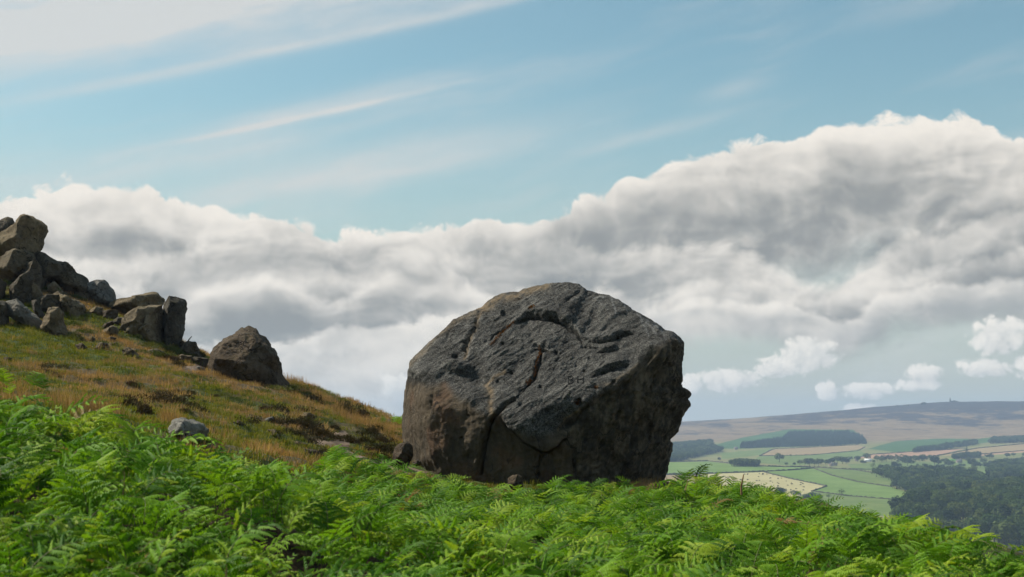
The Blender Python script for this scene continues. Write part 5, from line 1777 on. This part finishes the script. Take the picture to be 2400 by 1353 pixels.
def broadleaf(seed, n=420, leaf=0.095, loose=0.0):
    """crown of unit height on a short trunk: leaf clumps spread over several uneven lobes"""
    g = np.random.default_rng(seed)
    lobes = [(g.normal() * 0.10, g.normal() * 0.10, 0.62 + g.normal() * 0.03, 0.30)]
    for i in range(9):
        an = g.uniform(0, 6.28)
        el = g.uniform(-0.5, 1.0)
        rr = g.uniform(0.20, 0.34)
        lobes.append((math.cos(an) * rr * math.cos(el * 0.8), math.sin(an) * rr * math.cos(el * 0.8), 0.52 + el * 0.27, g.uniform(0.13, 0.21)))
    Vv, Ff = [], []
    L_ = np.array(lobes)
    wts = L_[:, 3] ** 2
    pick = g.choice(len(L_), n, p=wts / wts.sum())
    for i in pick:
        d = g.normal(size=3)
        d /= np.linalg.norm(d)
        p_ = L_[i, :3] + d * L_[i, 3] * (g.uniform(0.72, 1.08) + loose * g.uniform(0, .5))
        if p_[2] < 0.16:
            continue
        nn = d + g.normal(size=3) * 0.45
        nn /= np.linalg.norm(nn)
        t1 = np.cross(nn, g.normal(size=3))
        t1 /= np.linalg.norm(t1)
        t2 = np.cross(nn, t1)
        s = leaf * g.uniform(0.6, 1.25)
        j = len(Vv)
        Vv += [p_ + t1 * s * .6, p_ + t2 * s * .5, p_ - t1 * s * .6, p_ - t2 * s * .5]
        Ff.append((j, j + 1, j + 2, j + 3))
    Vv, Ff = np.array(Vv), np.array(Ff)
    tr, tf = tube([(0, 0, -0.05), (0.01, 0, 0.2), (0, 0.015, 0.45), (-.02, 0, .65)], [0.030, 0.024, 0.018, 0.008], 6)
    for i in range(3):
        an = g.uniform(0, 6.28)
        b_, bf = tube([(0, 0, 0.28 + .06 * i), (math.cos(an) * .12, math.sin(an) * .12, 0.42 + .06 * i), (math.cos(an) * .24, math.sin(an) * .24, 0.52 + .06 * i)], [0.013, 0.009, 0.004], 5)
        tf = np.vstack([tf, bf + len(tr)])
        tr = np.vstack([tr, b_])
    return Vv, Ff, tr, tf


def conifer(seed, n=300):
    g = np.random.default_rng(seed)
    Vv, Ff = [], []
    for i in range(n):
        h = g.uniform(0.06, 1.0) ** 0.85
        rad = 0.17 * (1 - h) + 0.012
        an = g.uniform(0, 6.28)
        r_ = rad * g.uniform(0.55, 1.1)
        d = np.array([math.cos(an), math.sin(an), -0.45])
        p_ = np.array([math.cos(an) * r_, math.sin(an) * r_, h])
        t = np.array([-math.sin(an), math.cos(an), g.normal() * .2])
        s = 0.055 * (1.15 - h) + 0.012
        j = len(Vv)
        Vv += [p_ - t * s * .7, p_ + d * s * 1.2, p_ + t * s * .7, p_ - d * s * 1.0]
        Ff.append((j, j + 1, j + 2, j + 3))
    tr, tf = tube([(0, 0, -0.03), (0, 0, 0.5), (0, 0, 0.97)], [0.022, 0.013, 0.003], 5)
    return np.array(Vv), np.array(Ff), tr, tf


def far_mesh(gen, leafmat):
    Vv, Ff, tr, tf = gen
    crown = mesh_np('crown', Vv, Ff, [leafmat])
    trunk = mesh_np('trunk', tr, tf, [MAT_BARK], smooth=True)
    both = mesh_np('wood_tree', np.vstack([Vv, tr]), np.vstack([Ff, tf + len(Vv)]), [leafmat, MAT_BARK], fmat=np.r_[np.zeros(len(Ff)), np.ones(len(tf))])
    src = bpy.data.objects.new('wood_tree_source', both)       # only instanced, never linked to the scene itself
    return crown, trunk, src


BROAD = [far_mesh(broadleaf(s), MAT_LEAF_FAR) for s in (1, 2, 3, 4)]
BIG = [far_mesh(broadleaf(s, 1100, 0.062), MAT_LEAF_FAR) for s in (11, 12, 13, 14)]
LOOSE = [far_mesh(broadleaf(s, 170, 0.07, 0.6), MAT_LEAF_FAR) for s in (21, 22)]
CONIF = [far_mesh(conifer(s), MAT_CONIFER) for s in (31, 32, 33)]


def plant(px, py, hpx, label, group, kinds=BROAD, wide=1.0, name='tree'):
    b = hit_far(px, py)
    h = hpx / FPX * b[1] * 1.35
    crown, trunk, _ = kinds[rng.integers(len(kinds))]
    e = empty(name, b)
    e.scale = (h * wide, h * wide, h)
    e.rotation_euler = (0, 0, rng.uniform(0, 6.28))
    link(bpy.data.objects.new('trunk', trunk), e)
    link(bpy.data.objects.new('crown', crown), e)
    tag(e, label, 'tree', group)


Z7 = lambda x, y: (2000 + x / 4.1, 920 + y / 4.1)
Z8 = lambda x, y: (1560 + x / 4.1, 920 + y / 4.1)
for x, y, h, wd, lab, kd in (
        (1092, 672, 72, 1.15, 'large rounded tree alone in the pasture below the conifer plantation', BROAD), (516, 660, 30, 1.0, 'small tree on the brown knoll beside the oval copse', BROAD),
        (1205, 617, 18, 1.0, 'tiny bush in the straw pasture right of the large rounded tree', BROAD), (1110, 1000, 72, 1.5, 'largest rounded tree at the near corner of the cattle field', BIG),
        (1260, 1008, 52, 1.4, 'rounded tree second along the lower edge of the cattle field', BIG), (985, 988, 34, 1.5, 'low tree just above the bracken below the cattle field', BIG), (890, 955, 32, 1.3, 'small bluish tree at the bracken edge near the thin stalk', BIG),
        (1690, 990, 52, 1.5, 'spreading loose tree in the green field below the crooked wall', LOOSE), (1570, 1025, 44, 1.1, 'thin-crowned tree just above the bracken', LOOSE)):
    plant(*Z8(x, y), h / 4.1, lab, None, kd, wd)
for x, y, h in ((1345, 1035, 45), (1400, 1042, 66), (1455, 1045, 62)):
    plant(*Z8(x, y), h / 4.1, 'dark tree in the clump of three below the cattle field corner', 'three dark trees below the cattle field', BIG, 1.3)
for x, y, h in ((1290, 705, 45), (1340, 708, 58), (1385, 710, 62), (1430, 710, 60), (1470, 710, 60), (1160, 706, 26), (1235, 706, 28)):
    plant(*Z8(x, y), h / 4.1, 'dark tree in the row left of the gabled farm', 'trees left of the gabled farm', BROAD, 1.1)
for x, y, h in ((1540, 702, 48), (1600, 688, 50), (1650, 688, 60), (1700, 688, 58), (1735, 690, 56), (1780, 655, 34)):
    plant(*Z8(x, y), h / 4.1, 'dark tree growing around the gabled farm', 'trees around the gabled farm', BROAD, 1.1)
for x, y, h in ((40, 668, 48), (130, 652, 56), (230, 664, 48), (285, 664, 45), (320, 664, 55), (370, 664, 50), (430, 672, 64), (400, 735, 58), (440, 728, 40), (470, 680, 45)):
    plant(*Z7(x, y), h / 4.1, 'rounded hedgerow tree near the white barn', 'trees near the white barn', BROAD, 1.15)
for x, y, h in ((520, 705, 80), (555, 700, 50), (600, 675, 55), (640, 668, 48), (685, 660, 40), (780, 715, 88), (815, 705, 50), (890, 695, 52), (930, 718, 58), (620, 720, 30), (680, 720, 30)):
    plant(*Z7(x, y), h / 4.1, 'rounded hedgerow tree in the middle of the valley pastures', 'trees in the middle of the valley pastures', BROAD, 1.1)
for x, y, h in ((1100, 675, 45), (1140, 725, 68), (1190, 728, 52), (1220, 726, 36), (1145, 782, 64), (1245, 688, 48), (1280, 738, 56), (1060, 720, 28), (1320, 700, 36), (1345, 735, 60), (1390, 705, 52), (1460, 692, 52), (1560, 862, 40)):
    plant(*Z7(x, y), h / 4.1, 'hedgerow tree in the pastures near the dark right-hand wood', 'trees in the pastures near the right-hand wood', BROAD, 1.15)
eg = np.random.default_rng(15)
for ln in ([(1985, 1089), (2110, 1084), (2240, 1084)], [(2130, 1100), (2230, 1096), (2320, 1096)], [(1860, 1090), (1960, 1087)], [(2060, 1100), (2120, 1106)], [(2290, 1078), (2420, 1070)], [(2110, 1078), (2200, 1078)]):
    L_ = np.array(ln, float)
    for i in range(9):
        t = eg.uniform(0, len(L_) - 1.001)
        q = L_[int(t)] * (1 - t % 1) + L_[int(t) + 1] * (t % 1) + eg.normal(size=2) * (3, 1.0)
        plant(q[0], q[1], eg.uniform(5, 11), 'small hedgerow tree dotted along the valley hedges', 'small trees dotted along the valley hedges', BROAD, eg.uniform(1.0, 1.5))
plant(*Z7(190, 740), 56 / 4.1, 'thin pale tree standing in the pasture below the white barn', None, LOOSE, 1.0)
plant(*Z7(255, 728), 38 / 4.1, 'small thin pale tree right of the taller one below the white barn', None, LOOSE, 1.0)
plant(*Z7(1440, 898), 68 / 4.1, 'dark round tree alone in the small green field by the lower wood', None, BROAD, 1.2)
plant(*Z7(1090, 640), 92 / 4.1, 'tall pointed tree rising above the oval copse', None, CONIF, 1.2)
plant(*Z7(890, 545), 62 / 4.1, 'tall conifer standing above the strip wood under the bracken slope', None, CONIF, 1.0)
for x, y, h in ((410, 770, 40), (445, 772, 48), (480, 772, 50), (515, 774, 45), (555, 780, 50), (595, 780, 52), (640, 782, 52), (680, 784, 50), (725, 786, 58), (770, 788, 60), (800, 788, 48)):
    plant(*Z7(x, y), h / 4.1, 'dark round tree in the belt above the middle wood', 'belt of dark trees above the middle wood', BROAD, 1.25)
for x, y, h in ((840, 792, 45), (880, 795, 60), (920, 796, 72), (960, 796, 76), (1000, 798, 76), (1040, 800, 70), (1070, 796, 45)):
    plant(*Z7(x, y), h / 4.1, 'dark round tree in the dense clump beside the belt', 'dense clump of dark trees', BROAD, 1.25)


def wood(name, polys, spacing, hmin, hmax, kinds, wide, label, seed):
    g = np.random.default_rng(seed)
    P, S = [], []
    for poly in polys:
        G = np.array([hit_far(*q, y0=800)[:2] for q in poly])
        lo, hi = G.min(0), G.max(0)
        n = int(np.prod(hi - lo) / spacing ** 2)
        q = g.uniform(lo, hi, (n, 2))
        q = q[in_poly(q[:, 0], q[:, 1], G)]
        P.append(q)
    P = np.vstack(P)
    h = g.uniform(hmin, hmax, len(P))
    w_ = h * wide * g.uniform(0.85, 1.2, len(P))
    pts = np.c_[P, far_z(P[:, 0], P[:, 1])]
    o = scatter(name, [q[2] for q in kinds], pts, np.c_[np.zeros(len(P)), np.zeros(len(P)), g.uniform(0, 6.28, len(P))], np.c_[w_, w_, h], g.integers(0, len(kinds), len(P)))
    tag(o, label, 'wood')
    return o


wood('conifer_plantation', [[(1735, 1052), (1850, 1048), (2030, 1041), (2022, 1026), (1985, 1016), (1850, 1018), (1830, 1032), (1740, 1046)]], 8, 11, 16, CONIF, 1.15, 'dark conifer plantation on the slope below the moor', 1)
wood('hillside_wood', [[(1550, 1060), (1610, 1056), (1664, 1048), (1692, 1058), (1650, 1068), (1600, 1080), (1550, 1084)], [(1550, 1048), (1668, 1038), (1668, 1047), (1550, 1058)]], 8, 10, 15, BROAD + CONIF[:1], 1.1, 'bluish wood on the hillside right beside the giant boulder', 2)
wood('oval_copse', [[(1713, 1092), (1740, 1088), (1775, 1091), (1777, 1094.5), (1716, 1094)]], 6, 9, 12, BROAD, 1.0, 'neat dark oval copse on the knoll above the green field', 3)
wood('oval_copse', [[(2231, 1078), (2270, 1076), (2297, 1073), (2295, 1068), (2240, 1072)]], 6, 9, 13, BROAD, 1.0, 'dark oval copse below the strip wood', 4)
wood('strip_wood', [[(2140, 1062), (2200, 1056), (2292, 1043), (2285, 1038), (2205, 1049), (2150, 1056)]], 8, 9, 14, CONIF + BROAD[:2], 1.1, 'narrow strip wood along the foot of the bracken slope', 5)
wood('upland_wood', [[(2318, 1041), (2440, 1036), (2440, 1028), (2330, 1031)]], 8, 10, 15, BROAD + CONIF, 1.1, 'dark wood under the moor at the picture edge', 6)
wood('middle_wood', [[(2050, 1118), (2110, 1112), (2180, 1113), (2250, 1119), (2300, 1127), (2345, 1152), (2250, 1166), (2150, 1163), (2092, 1145), (2112, 1132)]], 9.5, 9, 18, BROAD, 1.15, 'broad mixed wood in the middle of the valley beside the green fields', 7)
wood('edge_wood', [[(2320, 1126), (2322, 1104), (2345, 1094), (2400, 1088), (2480, 1088), (2480, 1128)]], 9.5, 10, 19, BROAD, 1.15, 'dark wood at the picture edge above the near forest', 8)
wood('near_forest', [[(2120, 1200), (2145, 1185), (2180, 1176), (2230, 1168), (2300, 1166), (2400, 1156), (2520, 1150), (2520, 1330), (2200, 1300), (2100, 1240)]], 14.0, 11, 26, BIG, 0.95, 'near dark forest filling the valley behind the bracken at the right', 9)

# --- farms
m, k, out = new_mat('farm_stone')
pos = k.n('ShaderNodeNewGeometry').outputs['Position']
principled(k, out, k.ramp(k.noise(pos, 0.6, 3), [(0.3, (0.22, 0.18, 0.14)), (0.7, (0.36, 0.30, 0.24))]), 0.9)
MAT_FARM = m
m, k, out = new_mat('whitewash')
pos = k.n('ShaderNodeNewGeometry').outputs['Position']
principled(k, out, k.ramp(k.noise(pos, 0.6, 3), [(0.3, (0.68, 0.68, 0.66)), (0.7, (0.82, 0.82, 0.80))]), 0.8)
MAT_WHITE = m
m, k, out = new_mat('stone_roof')
pos = k.n('ShaderNodeNewGeometry').outputs['Position']
principled(k, out, k.ramp(k.noise(pos, 0.8, 3), [(0.3, (0.11, 0.10, 0.10)), (0.7, (0.20, 0.18, 0.17))]), 0.85)
MAT_ROOF = m
m, k, out = new_mat('dark_window')
principled(k, out, (0.02, 0.025, 0.03), 0.2, spec=0.5)
MAT_WIN = m


def farm(px, py, wpx, label, wallm=None, roofm=None, rz=0.0, hs=1.0, dpx=None):
    b = hit_far(px, py)
    w_ = wpx / FPX * b[1]
    d_, hh = 7.5, 4.6 * hs
    e = empty('farmhouse', b - np.array([0, 0, 0.4]))
    e.rotation_euler = (0, 0, rz)
    x, y = w_ / 2, d_ / 2
    V_ = np.array([(-x, -y, -1.5), (x, -y, -1.5), (x, y, -1.5), (-x, y, -1.5), (-x, -y, hh), (x, -y, hh), (x, y, hh), (-x, y, hh), (-x, 0, hh + 2.6), (x, 0, hh + 2.6)])
    f4 = np.array([(0, 1, 5, 4), (1, 2, 6, 5), (2, 3, 7, 6), (3, 0, 4, 7)])
    f3 = np.array([(4, 7, 8), (5, 9, 6)])
    obj_np('wall', V_, [f4, f3], [wallm or MAT_FARM], parent=e)
    ov = 0.4
    R_ = np.array([(-x - ov, -y - ov, hh - .2), (x + ov, -y - ov, hh - .2), (x + ov, 0, hh + 2.75), (-x - ov, 0, hh + 2.75), (-x - ov, y + ov, hh - .2), (x + ov, y + ov, hh - .2),
                   (-x - ov, -y - ov, hh), (x + ov, -y - ov, hh), (x + ov, 0, hh + 3.0), (-x - ov, 0, hh + 3.0), (-x - ov, y + ov, hh), (x + ov, y + ov, hh)])
    rf = np.array([(6, 7, 8, 9), (9, 8, 11, 10), (0, 3, 2, 1), (3, 4, 5, 2), (0, 1, 7, 6), (4, 10, 11, 5), (1, 2, 8, 7), (2, 5, 11, 8), (0, 6, 9, 3), (3, 9, 10, 4)])
    roof = obj_np('roof', R_, rf, [roofm or MAT_ROOF], parent=e)
    c_ = np.array([(sx * .6 + x * .7, sy * .6, z) for z in (hh + 2.0, hh + 4.2) for sx, sy in ((-1, -1), (1, -1), (1, 1), (-1, 1))])
    obj_np('chimney', c_, np.array([(0, 1, 5, 4), (1, 2, 6, 5), (2, 3, 7, 6), (3, 0, 4, 7), (4, 5, 6, 7)]), [MAT_FARM], parent=roof)
    for wx in np.arange(-x + 2, x - 1, 3.2):
        q = np.array([(wx - .5, -y - .03, 1.0), (wx + .5, -y - .03, 1.0), (wx + .5, -y - .03, 2.3), (wx - .5, -y - .03, 2.3)])
        obj_np('window', q, np.array([(0, 1, 2, 3)]), [MAT_WIN], parent=e)
    tag(e, label, 'farm', 'farms across the valley')


farm(2034, 1082, 16, 'long white barn, the brightest building in the valley', MAT_WHITE, MAT_WHITE, 0.05, .75)
farm(2008, 1081, 9, 'grey stone house just left of the white barn', rz=-.2)
farm(1948, 1093, 8, 'gabled stone house on the left of the farm cluster', rz=.9)
farm(1957, 1092, 7, 'gabled stone house with trees close behind it', rz=1.1)
farm(1984, 1084, 9, 'low stone farmhouse between the gabled farm and the white barn', rz=.2)
farm(2248, 1085, 12, 'long stone farm with grey roof below the oval copse', rz=.1)
farm(2176, 1112, 9, 'stone house half hidden by the belt of dark trees', rz=.7)
farm(1725, 1054, 8, 'small upland farm at the left end of the conifer plantation', rz=.2)

# --- cattle
m, k, out = new_mat('dark_cattle_hide')
oi = k.n('ShaderNodeObjectInfo')
principled(k, out, k.ramp(X(k, oi.outputs['Random']), [(0, (0.012, 0.010, 0.009)), (0.6, (0.03, 0.02, 0.014)), (1, (0.06, 0.035, 0.02))]), 0.8)
MAT_COW = m
bmc = bmesh.new()


def blob(bm, c, s, seg=8):
    r_ = bmesh.ops.create_uvsphere(bm, u_segments=seg, v_segments=6, radius=1.0)
    for v in r_['verts']:
        v.co = Vector((v.co.x * s[0] + c[0], v.co.y * s[1] + c[1], v.co.z * s[2] + c[2]))


me_ = bpy.data.meshes.new('cow')
blob(bmc, (0, 0, 1.05), (1.05, 0.38, 0.42))
blob(bmc, (0.85, 0, 1.10), (0.42, 0.24, 0.34))
blob(bmc, (1.35, 0, 0.85), (0.34, 0.15, 0.18))
for sx in (-.75, .7):
    for sy in (-.2, .2):
        blob(bmc, (sx, sy, 0.42), (0.10, 0.10, 0.45), 6)
blob(bmc, (-1.08, 0, .85), (0.05, 0.05, 0.4), 5)
bmc.to_mesh(me_)
bmc.free()
me_.materials.append(MAT_COW)
poly = [(1700, 1112), (1788, 1109), (1848, 1124), (1925, 1141), (1895, 1152), (1868, 1160), (1790, 1158), (1730, 1140), (1690, 1122)]
cg = np.random.default_rng(5)
cnt = 0
while cnt < 74:
    px, py = cg.uniform(1690, 1930), cg.uniform(1110, 1160)
    if not in_poly(np.array([px]), np.array([py]), poly)[0]:
        continue
    o = link(bpy.data.objects.new('cow', me_))
    b = hit_far(px, py)
    o.location = b
    o.rotation_euler = (0, 0, cg.uniform(0, 6.28))
    s = cg.uniform(1.0, 1.35)
    o.scale = (s, s, s)
    tag(o, 'dark animal grazing in the pale hay field', 'cattle', 'cattle scattered over the pale hay field')
    cnt += 1

# --- rocks on the far skyline
sky_y = lambda px: np.interp(px, [1600, 1800, 1900, 2000, 2100, 2160, 2230, 2300, 2400], [993.5, 982, 974, 965, 953, 946, 941, 942, 941])
for px, w_, h_, lab in ((2021, 9, 5, 'small dark outcrop at the start of the far skyline rocks'), (2036, 16, 5.5, 'larger dark outcrop second along the far skyline'), (2103, 20, 3.5, 'low outcrop where the far skyline steepens'), (2128, 10, 2, 'small knob of rock halfway up the far skyline'),
                        (2166, 18, 3.5, 'long low outcrop near the top of the far skyline')):
    y_ = sky_y(px)
    boulder('moor_outcrop', [(px - w_ / 2, y_ + 3), (px - w_ * .4, y_ - h_ * .4), (px - w_ * .1, y_ - h_), (px + w_ * .25, y_ - h_ * .7), (px + w_ / 2, y_ + 3)], lab, Y=5900, depth=9, mat=MAT_DARK, seed=px, cat='outcrop', sink=.8, nphi=28, nth=14)
for px, w_, h_, lab, nm in ((2227, 5, 9, 'tall cairn on the top of the far moor', 'summit_cairn'), (2236, 24, 2.5, 'rocky summit ledge beside the tall cairn', 'moor_outcrop')):
    y_ = sky_y(px)
    boulder(nm, [(px - w_ / 2, y_ + 3), (px - w_ * .3, y_ - h_ * .5), (px - w_ * .12, y_ - h_), (px + w_ * .15, y_ - h_ * .95), (px + w_ * .35, y_ - h_ * .4), (px + w_ / 2, y_ + 3)], lab, Y=5990, depth=5, mat=MAT_DARK, seed=px, cat='cairn' if 'cairn' in nm else 'outcrop', sink=.6, nphi=24, nth=12)

# --- the air of the valley
m = bpy.data.materials.new('valley_haze')
m.use_nodes = True
m.node_tree.nodes.clear()
k = NT(m.node_tree)
pv = k.n('ShaderNodeVolumePrincipled')
pv.inputs['Color'].default_value = (0.55, 0.74, 1.0, 1)
pv.inputs['Density'].default_value = HAZE
pv.inputs['Anisotropy'].default_value = 0.0
o_ = k.n('ShaderNodeOutputMaterial')
m.node_tree.links.new(pv.outputs[0], o_.inputs['Volume'])
x0, x1, y0, y1, z0, z1_ = -7600, 7600, -130, 8600, -330, 150
hv = np.array([(x, y, z) for z in (z0, z1_) for y in (y0, y1) for x in (x0, x1)], float)
hf = np.array([(0, 2, 3, 1), (4, 5, 7, 6), (0, 1, 5, 4), (2, 6, 7, 3), (0, 4, 6, 2), (1, 3, 7, 5)])
tag(obj_np('haze', hv, hf, [m]), kind='stuff')
